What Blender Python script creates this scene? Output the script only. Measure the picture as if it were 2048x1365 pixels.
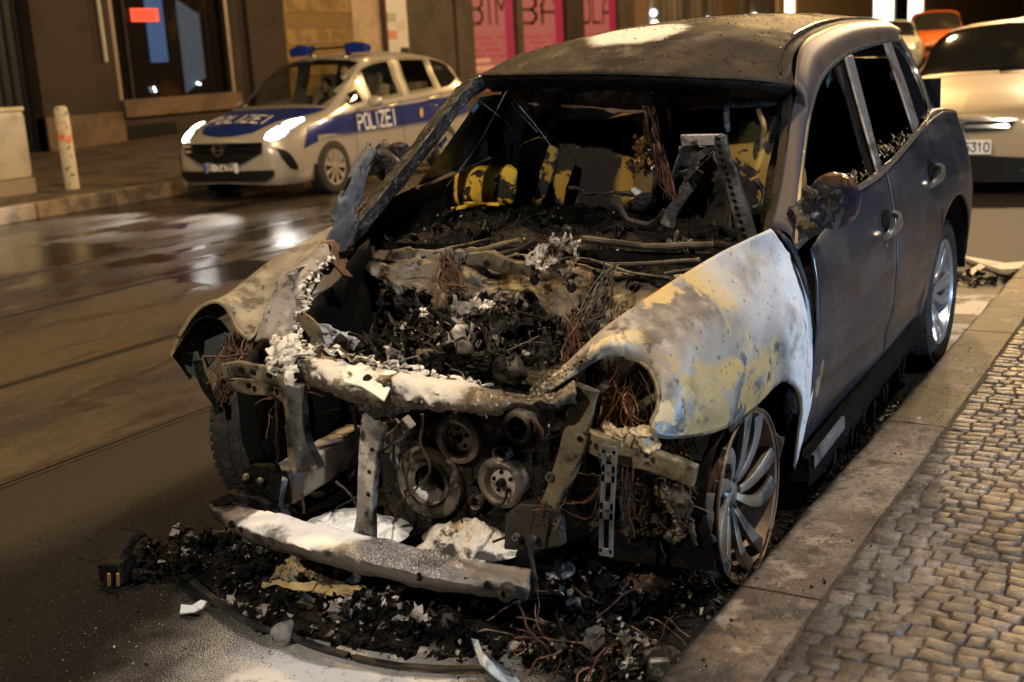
import bpy, math, random
import numpy as np
from mathutils import Vector, Matrix, noise as mnoise

S = bpy.context.scene
for o in list(bpy.data.objects): bpy.data.objects.remove(o)
# ------------------------------------------------------------------ camera
CP = np.array([2.1132, -3.27095, 1.61782]); YAW, PIT, ROL, FPX = -.54514388, .23114925, -.05654611, 2393.07
_d = np.array([math.sin(YAW)*math.cos(PIT), math.cos(YAW)*math.cos(PIT), -math.sin(PIT)])
_r = np.array([math.cos(YAW), -math.sin(YAW), 0.]); _u = np.cross(_r, _d)
CR_ = _r*math.cos(ROL)+_u*math.sin(ROL); CU_ = -_r*math.sin(ROL)+_u*math.cos(ROL)
cam = bpy.data.cameras.new('camera'); camo = bpy.data.objects.new('camera', cam); S.collection.objects.link(camo)
m = Matrix(((CR_[0], CU_[0], -_d[0], CP[0]), (CR_[1], CU_[1], -_d[1], CP[1]), (CR_[2], CU_[2], -_d[2], CP[2]), (0, 0, 0, 1)))
camo.matrix_world = m
cam.sensor_width = 36; cam.lens = FPX/2048*36; cam.clip_end = 2000; cam.clip_start = .05
cam.dof.use_dof = True; cam.dof.focus_distance = 4.1; cam.dof.aperture_fstop = 3.0
S.camera = camo
# ------------------------------------------------------------------ night sky
W = bpy.data.worlds.new('World'); S.world = W; W.use_nodes = True
wn = W.node_tree.nodes; wl = W.node_tree.links; bg = wn['Background']
sky = wn.new('ShaderNodeTexSky'); sky.sky_type = 'NISHITA'; sky.sun_disc = False
sky.sun_elevation = math.radians(-4); sky.sun_rotation = math.radians(200)
wl.new(sky.outputs[0], bg.inputs[0]); bg.inputs[1].default_value = .015
# ------------------------------------------------------------------ street lighting (sodium lamps over the street)
def lamp(name, loc, power, col, size=.35, spot=None, target=None, blend=.4):
    L = bpy.data.lights.new(name, 'SPOT' if spot else 'POINT'); L.energy = power; L.color = col; L.shadow_soft_size = size
    o = bpy.data.objects.new(name, L); S.collection.objects.link(o); o.location = loc
    if spot:
        L.spot_size = math.radians(spot); L.spot_blend = blend
        o.rotation_euler = (Vector(target)-Vector(loc)).to_track_quat('-Z', 'Y').to_euler()
    return o
SOD = (1, .62, .25); WARM = (1, .85, .68); COOL = (.50, .68, 1)
lamp('lamp_light', (3.2, .2, 7.5), 850, WARM, .15)          # over the pavement by the wreck
lamp('lamp_light', (-3.5, 3.5, 8.5), 950, SOD, .2)
lamp('lamp_light', (-4.0, 19, 8.5), 1500, SOD, .3)
lamp('lamp_light', (.2, 19, 8.0), 1250, (1, .70, .42), .3)
lamp('lamp_light', (-4.5, 40, 8.5), 3000, SOD, .3)
lamp('lamp_light', (-13, 4, 6.0), 70, SOD, .3)
lamp('lamp_light', (-1.0, -9, 7.0), 1150, (1, .87, .70), .12)
lamp('cool_side_light', (6.0, .6, 1.0), 330, (.50, .72, 1), .3)               # cool light from across the pavement, its source unseen
S.view_settings.view_transform = 'Standard'; S.view_settings.look = 'None'
S.view_settings.exposure = 1.35; S.view_settings.gamma = 1
S.render.engine = 'CYCLES'
# ------------------------------------------------------------------ helpers
def U(px, py, a, v):
    i = 'xyz'.index(a); q = _d+CR_*(px-1024)/FPX-CU_*(py-682.5)/FPX
    return CP+q*((v-CP[i])/q[i])
def V3(*a): return np.array(a, float)
def GZ(y): return max(0., y-12)*.022                         # the street climbs gently beyond the parked cars
def UL(a, v, *pts): return [U(p[0], p[1], a, v if len(p) < 3 else p[2]) for p in pts]
def crs(P, n, closed=False):                                # catmull-rom resample to n by arc length
    P = np.array(P, float)
    if len(P) == 2: t = np.linspace(0, 1, n)[:, None]; return P[0]*(1-t)+P[1]*t
    Q = np.vstack([2*P[0]-P[1], P, 2*P[-1]-P[-2]]); out = []
    for i in range(len(P)-1):
        a, b, c, e = Q[i:i+4]
        for t in np.linspace(0, 1, 12, endpoint=False):
            out.append(.5*((2*b)+(c-a)*t+(2*a-5*b+4*c-e)*t*t+(3*b-a-3*c+e)*t**3))
    out.append(P[-1]); out = np.array(out)
    s = np.r_[0, np.cumsum(np.linalg.norm(np.diff(out, axis=0), axis=1))]
    q = np.linspace(0, s[-1], n)
    return np.stack([np.interp(q, s, out[:, k]) for k in range(3)], 1)
def grid(curves, n, m):                                     # curves -> (m, n, 3) grid
    C = np.array([crs(c, n) for c in curves])
    return np.array([crs(C[:, j], m) for j in range(n)]).transpose(1, 0, 2)
def nz(p, s=1., o=0.): return mnoise.noise(Vector((p[0]*s+o, p[1]*s+o*1.7, p[2]*s-o)))
def fz(p, s=1., o=0., oct=5): return mnoise.fractal(Vector((p[0]*s+o, p[1]*s+o*1.7, p[2]*s-o)), .7, 2.1, oct)
class MB:
    def __init__(s): s.v = []; s.f = []; s.mi = []
    def add(s, vs, fs, mi=0):
        b = len(s.v); s.v += [tuple(map(float, p)) for p in vs]; s.f += [tuple(b+i for i in f) for f in fs]; s.mi += [mi]*len(fs); return s
    def box(s, c, h, R=None, mi=0):
        c = np.array(c, float); vs = []
        for x in (-1, 1):
            for y in (-1, 1):
                for z in (-1, 1):
                    p = V3(x*h[0], y*h[1], z*h[2]); p = np.array(R)@p if R is not None else p; vs.append(c+p)
        return s.add(vs, [(0, 1, 3, 2), (4, 6, 7, 5), (0, 4, 5, 1), (2, 3, 7, 6), (0, 2, 6, 4), (1, 5, 7, 3)], mi)
    def grid(s, G, mi=0, tear=None):
        m, n = G.shape[:2]; fs = []
        for i in range(m-1):
            for j in range(n-1):
                if tear and tear(i/(m-1), j/(n-1), G[i, j]): continue
                fs.append((i*n+j, i*n+j+1, (i+1)*n+j+1, (i+1)*n+j))
        return s.add(G.reshape(-1, 3), fs, mi)
    def tube(s, P, r, k=6, cap=True, mi=0):
        P = np.array(P, float); n = len(P); r = np.full(n, r, float) if np.isscalar(r) else np.array(r, float); vs = []
        T = np.gradient(P, axis=0); T /= np.linalg.norm(T, axis=1)[:, None]+1e-9
        N = np.cross(T[0], (0, 0, 1.)); N = np.cross(T[0], (1., 0, 0)) if np.linalg.norm(N) < .1 else N; N /= np.linalg.norm(N)
        for i in range(n):
            N = N-T[i]*(N@T[i]); N /= np.linalg.norm(N)+1e-9; B = np.cross(T[i], N)
            for a in range(k):
                t = 2*math.pi*a/k; vs.append(P[i]+r[i]*(math.cos(t)*N+math.sin(t)*B))
        fs = [(i*k+a, i*k+(a+1) % k, (i+1)*k+(a+1) % k, (i+1)*k+a) for i in range(n-1) for a in range(k)]
        if cap: fs += [tuple(range(k))[::-1], tuple((n-1)*k+a for a in range(k))]
        return s.add(vs, fs, mi)
    def beam(s, P, w, h, side=(1, 0, 0), mi=0):             # rectangular section along P; w along 'side'
        P = np.array(P, float); n = len(P); T = np.gradient(P, axis=0); T /= np.linalg.norm(T, axis=1)[:, None]
        w = np.full(n, w, float) if np.isscalar(w) else w; h = np.full(n, h, float) if np.isscalar(h) else h; vs = []
        for i in range(n):
            N = np.array(side, float); N = N-T[i]*(N@T[i]); N /= np.linalg.norm(N); B = np.cross(T[i], N)
            for a, b in ((-.5, -.42), (-.42, -.5), (.42, -.5), (.5, -.42), (.5, .42), (.42, .5), (-.42, .5), (-.5, .42)): vs.append(P[i]+a*w[i]*N+b*h[i]*B)
        k = 8; fs = [(i*k+a, i*k+(a+1) % k, (i+1)*k+(a+1) % k, (i+1)*k+a) for i in range(n-1) for a in range(k)]
        fs += [tuple(range(k))[::-1], tuple((n-1)*k+a for a in range(k))]
        return s.add(vs, fs, mi)
    def lathe(s, prof, c, axis=(1, 0, 0), k=40, mi=0, closed=False):   # prof: (r, h) along axis
        A = np.array(axis, float); A /= np.linalg.norm(A); N = np.cross(A, (0, 0, 1.)); N = V3(1, 0, 0) if np.linalg.norm(N) < .1 else N/np.linalg.norm(N); B = np.cross(A, N); c = np.array(c, float); vs = []
        for r, h in prof:
            for a in range(k):
                t = 2*math.pi*a/k; vs.append(c+A*h+r*(math.cos(t)*N+math.sin(t)*B))
        n = len(prof); R = n if closed else n-1
        fs = [(i*k+a, i*k+(a+1) % k, ((i+1) % n)*k+(a+1) % k, ((i+1) % n)*k+a) for i in range(R) for a in range(k)]
        return s.add(vs, fs, mi)
    def ball(s, c, r, k=8, sq=(1, 1, 1), mi=0):
        prof = [(math.sin(math.pi*i/k)+1e-4, -math.cos(math.pi*i/k)) for i in range(k+1)]; b = len(s.v)
        s.lathe([(a*r, h*r) for a, h in prof], (0, 0, 0), (0, 0, 1), k*2, mi)
        for i in range(b, len(s.v)): p = s.v[i]; s.v[i] = (c[0]+p[0]*sq[0], c[1]+p[1]*sq[1], c[2]+p[2]*sq[2])
        return s
    def poly(s, P, th, d=None, mi=0):                        # extruded polygon
        P = [np.array(p, float) for p in P]; n = len(P)
        if d is None: d = np.cross(P[1]-P[0], P[2]-P[1]); d = d/np.linalg.norm(d)
        d = np.array(d, float)*th
        fs = [tuple(range(n)), tuple(range(2*n-1, n-1, -1))]+[(i, i+n, (i+1) % n+n, (i+1) % n) for i in range(n)]
        return s.add(P+[p+d for p in P], fs, mi)
    def jit(s, a, sc=8, o=0, b=0):
        for i in range(b, len(s.v)):
            p = s.v[i]; s.v[i] = (p[0]+a*nz(p, sc, o), p[1]+a*nz(p, sc, o+9), p[2]+a*nz(p, sc, o+21))
        return s
    def build(s, name, mat, parent=None, smooth=True, solid=0, sub=0, bevel=0, kind=None, label=None, edge=35):
        off = V3(0, 0, 0); q = parent
        while q is not None:
            if q.get('based'): off = np.array(q.location)
            q = q.parent
        me = bpy.data.meshes.new(name); me.from_pydata([tuple(np.array(p)-off) for p in s.v], [], s.f)
        for mm in (mat if isinstance(mat, (list, tuple)) else [mat]): me.materials.append(mm)
        for p, i in zip(me.polygons, s.mi): p.material_index = i; p.use_smooth = smooth
        me.validate(); me.update(); o = bpy.data.objects.new(name, me); S.collection.objects.link(o)
        if parent is not None: o.parent = parent
        if solid: q = o.modifiers.new('s', 'SOLIDIFY'); q.thickness = solid; q.offset = 0
        if bevel: q = o.modifiers.new('b', 'BEVEL'); q.width = bevel; q.segments = 2; q.limit_method = 'ANGLE'
        if sub: q = o.modifiers.new('u', 'SUBSURF'); q.levels = sub; q.render_levels = sub
        if smooth and edge and not sub: me.set_sharp_from_angle(angle=math.radians(edge))
        if kind: o['kind'] = kind
        if label: o['label'] = label
        return o
def tag(o, label=None, cat=None, group=None, kind=None):
    for k, v in (('label', label), ('category', cat), ('group', group), ('kind', kind)):
        if v: o[k] = v
    return o
def empty(name, loc, label, cat, group=None, rz=0):
    o = bpy.data.objects.new(name, None); S.collection.objects.link(o); o.location = loc; o.rotation_euler[2] = rz
    o.empty_display_size = .1; return tag(o, label, cat, group)
def based(name, loc, label, cat, group=None):                # empty whose children are written in world coordinates
    o = empty(name, loc, label, cat, group); o['based'] = 1; return o
# ------------------------------------------------------------------ materials
def mat(name, base, rough=.6, metal=0., layers=(), bump=None, bump2=None, coat=0, emit=None, trans=0, spec=None, alpha=None, island=0):
    M = bpy.data.materials.new(name); M.use_nodes = True; nt = M.node_tree; N = nt.nodes; L = nt.links; B = N['Principled BSDF']
    B.inputs['Base Color'].default_value = (*base, 1); B.inputs['Roughness'].default_value = rough; B.inputs['Metallic'].default_value = metal
    if coat: B.inputs['Coat Weight'].default_value = coat; B.inputs['Coat Roughness'].default_value = .08
    if spec is not None: B.inputs['Specular IOR Level'].default_value = spec
    if trans: B.inputs['Transmission Weight'].default_value = trans
    if alpha is not None: B.inputs['Alpha'].default_value = alpha
    if emit: B.inputs['Emission Color'].default_value = (*emit[0], 1); B.inputs['Emission Strength'].default_value = emit[1]
    tc = N.new('ShaderNodeTexCoord').outputs['Object']; geo = N.new('ShaderNodeNewGeometry')
    sep = N.new('ShaderNodeSeparateXYZ'); L.new(tc, sep.inputs[0])
    def math_(op, a, b=None, clamp=False):
        n = N.new('ShaderNodeMath'); n.operation = op; n.use_clamp = clamp
        for i, q in enumerate((a, b)):
            if q is None: continue
            if isinstance(q, (int, float)): n.inputs[i].default_value = q
            else: L.new(q, n.inputs[i])
        return n.outputs[0]
    def mr(v, a, b):
        n = N.new('ShaderNodeMapRange'); n.interpolation_type = 'SMOOTHSTEP'
        if a > b: n.inputs[1].default_value = b; n.inputs[2].default_value = a; n.inputs[3].default_value = 1; n.inputs[4].default_value = 0
        else: n.inputs[1].default_value = a; n.inputs[2].default_value = b
        L.new(v, n.inputs[0]); return n.outputs[0]
    def noise(sc, det=6, dist=0, off=0, st=(1, 1, 1), ro=.6):
        mp = N.new('ShaderNodeMapping'); L.new(tc, mp.inputs[0]); mp.inputs['Scale'].default_value = st; mp.inputs['Location'].default_value = (off, off*1.3, -off)
        n = N.new('ShaderNodeTexNoise'); n.inputs['Scale'].default_value = sc; n.inputs['Detail'].default_value = det; n.inputs['Distortion'].default_value = dist; n.inputs['Roughness'].default_value = ro
        L.new(mp.outputs[0], n.inputs[0]); return n.outputs[0]
    col = None; ro = None; me = None; sp = None; sp0 = .5 if spec is None else spec
    def mix(a, b, fac, isc):
        n = N.new('ShaderNodeMix'); n.data_type = 'RGBA' if isc else 'FLOAT'; ia, ib, io = (6, 7, 2) if isc else (2, 3, 0)
        if a is None: n.inputs[ia].default_value = (*base, 1) if isc else rough
        elif isinstance(a, float): n.inputs[ia].default_value = a
        else: L.new(a, n.inputs[ia])
        n.inputs[ib].default_value = (*b, 1) if isc else b
        L.new(fac, n.inputs[0]); return n.outputs[io]
    if island:
        h = N.new('ShaderNodeHueSaturation'); h.inputs['Color'].default_value = (*base, 1)
        v = math_('ADD', math_('MULTIPLY', geo.outputs['Random Per Island'], island), 1-island/2); L.new(v, h.inputs['Value']); col = h.outputs[0]
    for k, y in enumerate(layers):
        if 'vor' in y:
            n = N.new('ShaderNodeTexVoronoi'); n.inputs['Scale'].default_value = y['vor']; L.new(tc, n.inputs[0]); src = n.outputs[0]
        else: src = noise(y.get('s', 5), y.get('d', 6), y.get('w', 0), y.get('o', k*3.7), y.get('st', (1, 1, 1)), y.get('ro', .6))
        f = mr(src, y['r'][0], y['r'][1]) if 'r' in y else None
        for ax in y.get('m', ()):                            # (axis, a, b, warp)
            if ax[0] == 'u': v = N.new('ShaderNodeSeparateXYZ'); L.new(geo.outputs['Normal'], v.inputs[0]); v = v.outputs[2]
            elif ax[0] == 'c': # distance from point  ('c', (x,y,z), r0, r1, warp)
                vm = N.new('ShaderNodeVectorMath'); vm.operation = 'DISTANCE'; L.new(tc, vm.inputs[0]); vm.inputs[1].default_value = ax[1]; v = vm.outputs['Value']; ax = ('c',)+tuple(ax[2:])
            else: v = sep.outputs['xyz'.index(ax[0])]
            if len(ax) > 3: v = math_('ADD', v, math_('MULTIPLY', math_('SUBTRACT', noise(ax[4] if len(ax) > 4 else 4, 5, 0, k*2.1+7), .5), ax[3]*2))
            q = mr(v, ax[1], ax[2]); f = q if f is None else math_('MULTIPLY', f, q)
        if 'a' in y: f = math_('MULTIPLY', f, y['a'])
        col = mix(col, y['c'], f, True)
        if 'rough' in y: ro = mix(ro, y['rough'], f, False)
        if 'spec' in y: sp = mix(sp0 if sp is None else sp, y['spec'], f, False)
        if 'metal' in y: me = mix(metal if me is None else me, y['metal'], f, False)
    if col is not None: L.new(col, B.inputs['Base Color'])
    if ro is not None: L.new(ro, B.inputs['Roughness'])
    if me is not None: L.new(me, B.inputs['Metallic'])
    if sp is not None: L.new(sp, B.inputs['Specular IOR Level'])
    last = None
    for bb in (bump, bump2):
        if bb:
            n = N.new('ShaderNodeBump'); n.inputs['Strength'].default_value = bb[1]; n.inputs['Distance'].default_value = bb[2] if len(bb) > 2 else .01
            L.new(noise(bb[0], 8, bb[3] if len(bb) > 3 else 0, 5), n.inputs['Height'])
            if last: L.new(last, n.inputs['Normal'])
            last = n.outputs[0]
    if last: L.new(last, B.inputs['Normal'])
    return M
WHITEP = (.62, .62, .62)
BLK = dict(c=(.008, .007, .006))
m_char = mat('charred', (.005, .0045, .004), .38, 0, [dict(c=(.014, .012, .010), s=14, r=(.5, .7), rough=.7), dict(c=(.10, .095, .09), s=60, r=(.68, .74), a=.6, spec=.5)], (45, .9, .02), (12, .6, .03), spec=.16)
m_black = mat('soot_black', (.004, .004, .004), .6, 0, [dict(c=(.012, .010, .009), s=9, r=(.5, .7))], (30, .5, .01), spec=.12)
m_gloss = mat('melted_black', (.008, .008, .009), .16, 0, [dict(c=(.02, .018, .016), s=9, r=(.5, .7), rough=.4)], (22, .9, .03), (60, .4, .01))
m_burnt = mat('burnt_steel', (.055, .046, .036), .55, .35, [dict(c=(.02, .017, .014), s=5, r=(.42, .62), rough=.7), dict(c=(.20, .17, .13), s=11, r=(.58, .7), a=.7), dict(c=(.012, .01, .009), s=26, r=(.55, .66))], (40, .35, .01), (9, .3, .02))
m_khaki = mat('scorched_primer', (.20, .15, .075), .55, .1, [dict(c=(.10, .085, .075), s=3, r=(.45, .6)), dict(c=(.02, .016, .012), s=5, r=(.52, .62), w=.6), dict(c=(.32, .25, .13), s=7, r=(.6, .68), a=.6), dict(c=(.01, .009, .008), s=22, r=(.6, .68))], (30, .3, .01), (7, .5, .02))
m_support = mat('rusty_support', (.17, .135, .08), .6, .2, [dict(c=(.03, .024, .018), s=8, r=(.45, .62)), dict(c=(.30, .25, .17), s=14, r=(.55, .7), a=.8), dict(c=(.015, .012, .01), s=34, r=(.58, .66))], (50, .5, .01), (14, .4, .015))
m_ash = mat('ash_coated', (.30, .27, .25), .85, 0, [dict(c=(.10, .085, .07), s=7, r=(.45, .6)), dict(c=(.62, .56, .5), s=10, r=(.52, .66)), dict(c=(.02, .018, .016), s=16, r=(.58, .66))], (50, .8, .01), (14, .6, .02))
m_foam = mat('extinguisher_foam', (.72, .68, .62), .9, 0, [dict(c=(.32, .27, .22), s=9, r=(.52, .66)), dict(c=(.03, .025, .02), s=20, r=(.62, .7))], (60, .6, .006), (12, .7, .02))
m_powder = mat('white_powder', (.70, .69, .68), .95, 0, [dict(c=(.05, .045, .04), s=60, r=(.58, .68)), dict(c=(.3, .28, .27), s=9, r=(.5, .7))], (90, .5, .004))
m_grey = mat('bare_grey_metal', (.22, .22, .23), .42, .6, [dict(c=(.05, .045, .04), s=7, r=(.45, .62), rough=.7), dict(c=(.42, .40, .36), s=18, r=(.56, .7), a=.6)], (40, .3, .008))
m_copper = mat('bare_copper_wire', (.11, .05, .028), .5, .5, [dict(c=(.03, .02, .015), s=20, r=(.45, .6))])
m_rust = mat('rust_brown', (.085, .042, .024), .8, .1, [dict(c=(.03, .018, .012), s=14, r=(.45, .65)), dict(c=(.16, .09, .05), s=26, r=(.58, .7))], (60, .5, .006))
m_belt = mat('tyre_remains', (.08, .055, .03), .7, .1, [dict(c=(.015, .012, .01), s=6, r=(.4, .6), st=(1, 1, .25)), dict(c=(.2, .15, .09), s=16, r=(.58, .72), a=.7)], (40, .7, .01), (12, .6, .02))
m_rubber = mat('tyre_rubber', (.016, .015, .015), .7, 0, [dict(c=(.045, .04, .036), s=20, r=(.5, .7))], (60, .3, .004))
m_yellow = mat('yellow_seat_foam', (.72, .43, .035), .85, 0, [dict(c=(.40, .20, .02), s=8, r=(.5, .7), a=.6), dict(c=(.02, .011, .007), s=7, r=(.56, .585), w=.4, d=5, o=31), dict(c=(.06, .03, .01), s=40, r=(.62, .68))], (80, .3, .004), (10, .5, .02))
m_seat = mat('burnt_seat', (.02, .013, .009), .85, 0, [dict(c=(.035, .025, .02), s=30, r=(.5, .7))], (60, .5, .006), (12, .5, .02))
# ================================================================== THE STREET
RX = -10.6                                                   # far kerb line
m_road = mat('wet_asphalt', (.030, .026, .022), .42, 0, [
    dict(c=(.012, .010, .008), s=240, d=2, r=(.5, .6), m=[('x', -9, -6)]),
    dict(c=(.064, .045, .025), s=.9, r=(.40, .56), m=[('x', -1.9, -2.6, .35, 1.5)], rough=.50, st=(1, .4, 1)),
    dict(c=(.030, .022, .014), s=2.6, r=(.58, .66), m=[('x', -1.9, -2.4)], st=(1, .35, 1), w=.5, rough=.35),
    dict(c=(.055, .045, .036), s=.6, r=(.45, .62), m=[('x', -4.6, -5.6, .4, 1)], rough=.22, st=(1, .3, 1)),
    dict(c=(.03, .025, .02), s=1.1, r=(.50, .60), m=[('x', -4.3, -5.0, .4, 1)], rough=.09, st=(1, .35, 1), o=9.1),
    dict(c=(.040, .030, .020), s=12, d=8, r=(.50, .60), a=.7), dict(c=(.10, .075, .045), s=34, d=6, r=(.58, .66), a=.5, m=[('x', -1.9, -2.6)]),
    dict(c=(.006, .006, .007), s=.75, r=(.585, .595), m=[('x', -4.3, -4.8, .6, 1)], rough=.04, st=(1, .45, 1), d=4, o=3.3),
    dict(c=(.006, .006, .007), m=[('c', (-5.15, 4.1, 0), .62, .50, .35, 3)], rough=.03),
    dict(c=(.006, .006, .007), m=[('c', (-7.9, 4.2, 0), 1.0, .8, .5, 2)], rough=.05),
    dict(c=(.020, .015, .010), m=[('x', -2.3, -2.15)], rough=.6, spec=.25), dict(c=(.034, .026, .018), s=170, d=3, r=(.54, .64), m=[('x', -2.3, -2.15)]),
    dict(c=(.0045, .004, .004), m=[('x', -1.75, -1.30, .10, 2), ('y', 2.6, 1.4, .4, 2)], rough=.8, spec=.12),
    dict(c=(.006, .0055, .005), m=[('x', .2, .6), ('y', 4.2, 3.6, .4, 2)], rough=.6, spec=.2),
    dict(c=(.40, .38, .36), vor=60, r=(.10, .06), s=1, m=[('x', 5, 4)], a=.5),
    dict(c=(.50, .49, .48), s=260, d=2, r=(.50, .57), m=[('c', (.06, -.90, 0), .75, .1, .3, 5)], rough=.9),
    dict(c=(.46, .46, .46), s=190, d=3, r=(.44, .52), m=[('c', (.12, -1.00, 0), .50, .16, .18, 7)], rough=.95),
    dict(c=(.46, .46, .47), s=30, r=(.36, .48), m=[('c', (.18, -1.10, 0), .38, .22, .12, 9)], rough=.95),
    dict(c=(.45, .44, .43), s=180, d=2, r=(.69, .72), m=[('c', (0, -.7, 0), 1.5, .5, .3, 3)], rough=.9),
    dict(c=(.60, .56, .52), s=3, r=(.42, .5), m=[('c', (1.0, 4.0, 0), .75, .55, .3, 3)], rough=.9),
], (110, .4, .003), (9, .10, .008))
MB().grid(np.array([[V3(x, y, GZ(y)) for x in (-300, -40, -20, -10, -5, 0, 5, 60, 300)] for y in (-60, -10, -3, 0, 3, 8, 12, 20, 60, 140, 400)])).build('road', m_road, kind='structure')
m_rail = mat('rail_steel', (.16, .13, .10), .30, .8, [dict(c=(.05, .035, .02), s=8, r=(.5, .65), rough=.6)])
m_groove = mat('rail_groove', (.006, .005, .004), .8)
for x in (-2.23, -3.69, -5.47, -7.0):
    b = MB()
    for dx, w, z, k in ((0, .024, .006, 0), (.044, .016, .0027, 1)): b.grid(np.array([[V3(x+dx-w, y, GZ(y)+z), V3(x+dx+w, y, GZ(y)+z)] for y in (-6, 0, 6, 12, 60, 150)]), k)
    b.build('tram_rail', [m_rail, m_groove], kind='structure', smooth=False)
m_walk = mat('pavement_slabs', (.13, .10, .075), .6, 0, [dict(c=(.06, .045, .03), s=2, r=(.45, .65)), dict(c=(.02, .03, .008), s=5, r=(.48, .6), m=[('x', -11.7, -11.2), ('y', 9.5, 8)])], (40, .4, .01))
MB().grid(np.array([[V3(x, y, .2+GZ(y)) for x in (-24, -19, -15, RX-.25)] for y in (-20, 0, 12, 60, 200)])).build('pavement', m_walk, kind='structure')
m_kerbL = mat('kerb_granite', (.24, .17, .10), .7, 0, [dict(c=(.09, .065, .04), s=3, r=(.45, .65)), dict(c=(.3, .22, .14), s=30, r=(.55, .7))], (30, .6, .015))
b = MB(); y = -6; rg = random.Random(4)
while y < 90:
    l = 1.25; b.box((RX-.125, y+l/2, .1+GZ(y+.6)), (.125, l/2-.012, .105)); y += l
b.jit(.012, 3).build('kerb', m_kerbL, kind='structure', bevel=.02)
# --- near kerb and mosaic pavement
m_kerb = mat('worn_kerb_stone', (.20, .155, .115), .62, 0, [dict(c=(.075, .05, .035), s=2.6, r=(.40, .60), d=10), dict(c=(.30, .24, .18), s=9, r=(.55, .68), a=.7), dict(c=(.04, .028, .02), s=38, r=(.52, .62), a=.7), dict(c=(.03, .022, .016), s=7, r=(.53, .66)), dict(c=(.10, .075, .02), s=6, r=(.40, .52), m=[('y', 1.2, 1.6)], a=.8), dict(c=(.5, .42, .34), s=150, r=(.62, .68)), dict(c=(.012, .01, .01), m=[('y', -.55, -1.0, .35, 5), ('x', 1.30, 1.12, .2, 5)]), dict(c=(.01, .009, .009), m=[('x', 1.03, .995, .03, 9)])], (55, .8, .008), (6, .5, .02))
b = MB()
for y0, y1 in ((-2.2, -.26), (-.248, 1.42), (1.432, 3.1), (3.112, 4.6), (4.615, 6.2), (6.215, 9), (9.015, 14), (14.02, 40)):
    n = max(3, int((y1-y0)/.06)) if y0 < 6 else 3
    pts = []
    for i in range(n):
        yy = y0+(y1-y0)*i/(n-1); e = .012*nz((0, yy, 0), 4)+(-.03*max(0, nz((0, yy, 3), 6)) if yy < -.2 else 0)
        pts.append([V3(.985-e, yy, -.05), V3(.985-e, yy, .085), V3(.99-e, yy, .108), V3(1.005-e, yy, .12), V3(1.12, yy, .122+.004*nz((1, yy, 0), 5)), V3(1.228, yy, .12), V3(1.24, yy, .10), V3(1.24, yy, -.05)])
    G = np.array(pts); b.grid(G)
    for e in (0, -1): q = len(b.v); b.add(G[e], [tuple(range(8)) if e else tuple(range(7, -1, -1))])
b.build('kerb', m_kerb, kind='structure')
m_joint = mat('pavement_joint_sand', (.035, .026, .02), .8, 0, [], (80, .8, .01))
MB().grid(np.array([[V3(x, y, .113) for x in (1.2, 3, 6, 12)] for y in (-4, 5, 20, 60)])).build('pavement', m_joint, kind='structure')
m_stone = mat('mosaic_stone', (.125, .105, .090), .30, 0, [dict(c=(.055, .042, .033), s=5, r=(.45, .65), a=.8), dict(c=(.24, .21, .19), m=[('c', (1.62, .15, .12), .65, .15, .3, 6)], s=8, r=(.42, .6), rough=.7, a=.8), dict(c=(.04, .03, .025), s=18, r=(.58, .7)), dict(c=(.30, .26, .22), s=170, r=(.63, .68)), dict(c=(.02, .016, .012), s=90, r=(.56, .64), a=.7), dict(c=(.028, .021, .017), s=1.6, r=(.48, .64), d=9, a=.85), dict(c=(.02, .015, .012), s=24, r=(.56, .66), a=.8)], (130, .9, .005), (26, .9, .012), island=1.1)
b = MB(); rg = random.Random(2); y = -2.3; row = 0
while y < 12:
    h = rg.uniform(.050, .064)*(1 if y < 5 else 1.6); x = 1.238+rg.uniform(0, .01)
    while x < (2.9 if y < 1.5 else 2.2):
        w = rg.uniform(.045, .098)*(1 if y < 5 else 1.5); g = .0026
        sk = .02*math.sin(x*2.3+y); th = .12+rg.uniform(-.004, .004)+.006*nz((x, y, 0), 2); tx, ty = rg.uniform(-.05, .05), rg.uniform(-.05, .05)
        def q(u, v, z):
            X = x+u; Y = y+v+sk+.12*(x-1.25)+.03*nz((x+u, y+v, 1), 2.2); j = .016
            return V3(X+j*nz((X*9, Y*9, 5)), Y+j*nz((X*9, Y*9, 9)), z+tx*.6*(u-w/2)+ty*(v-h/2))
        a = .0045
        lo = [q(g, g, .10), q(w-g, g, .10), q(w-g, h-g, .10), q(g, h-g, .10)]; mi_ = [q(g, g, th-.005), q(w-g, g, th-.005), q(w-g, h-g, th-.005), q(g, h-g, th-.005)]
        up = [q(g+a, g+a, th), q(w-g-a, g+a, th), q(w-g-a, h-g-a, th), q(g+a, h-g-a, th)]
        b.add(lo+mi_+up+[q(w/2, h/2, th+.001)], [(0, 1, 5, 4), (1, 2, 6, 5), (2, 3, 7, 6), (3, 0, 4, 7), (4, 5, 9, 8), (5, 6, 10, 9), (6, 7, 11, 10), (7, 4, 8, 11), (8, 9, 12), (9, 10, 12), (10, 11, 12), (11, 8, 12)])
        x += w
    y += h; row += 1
b.build('pavement', m_stone, kind='structure', edge=0)
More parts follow.
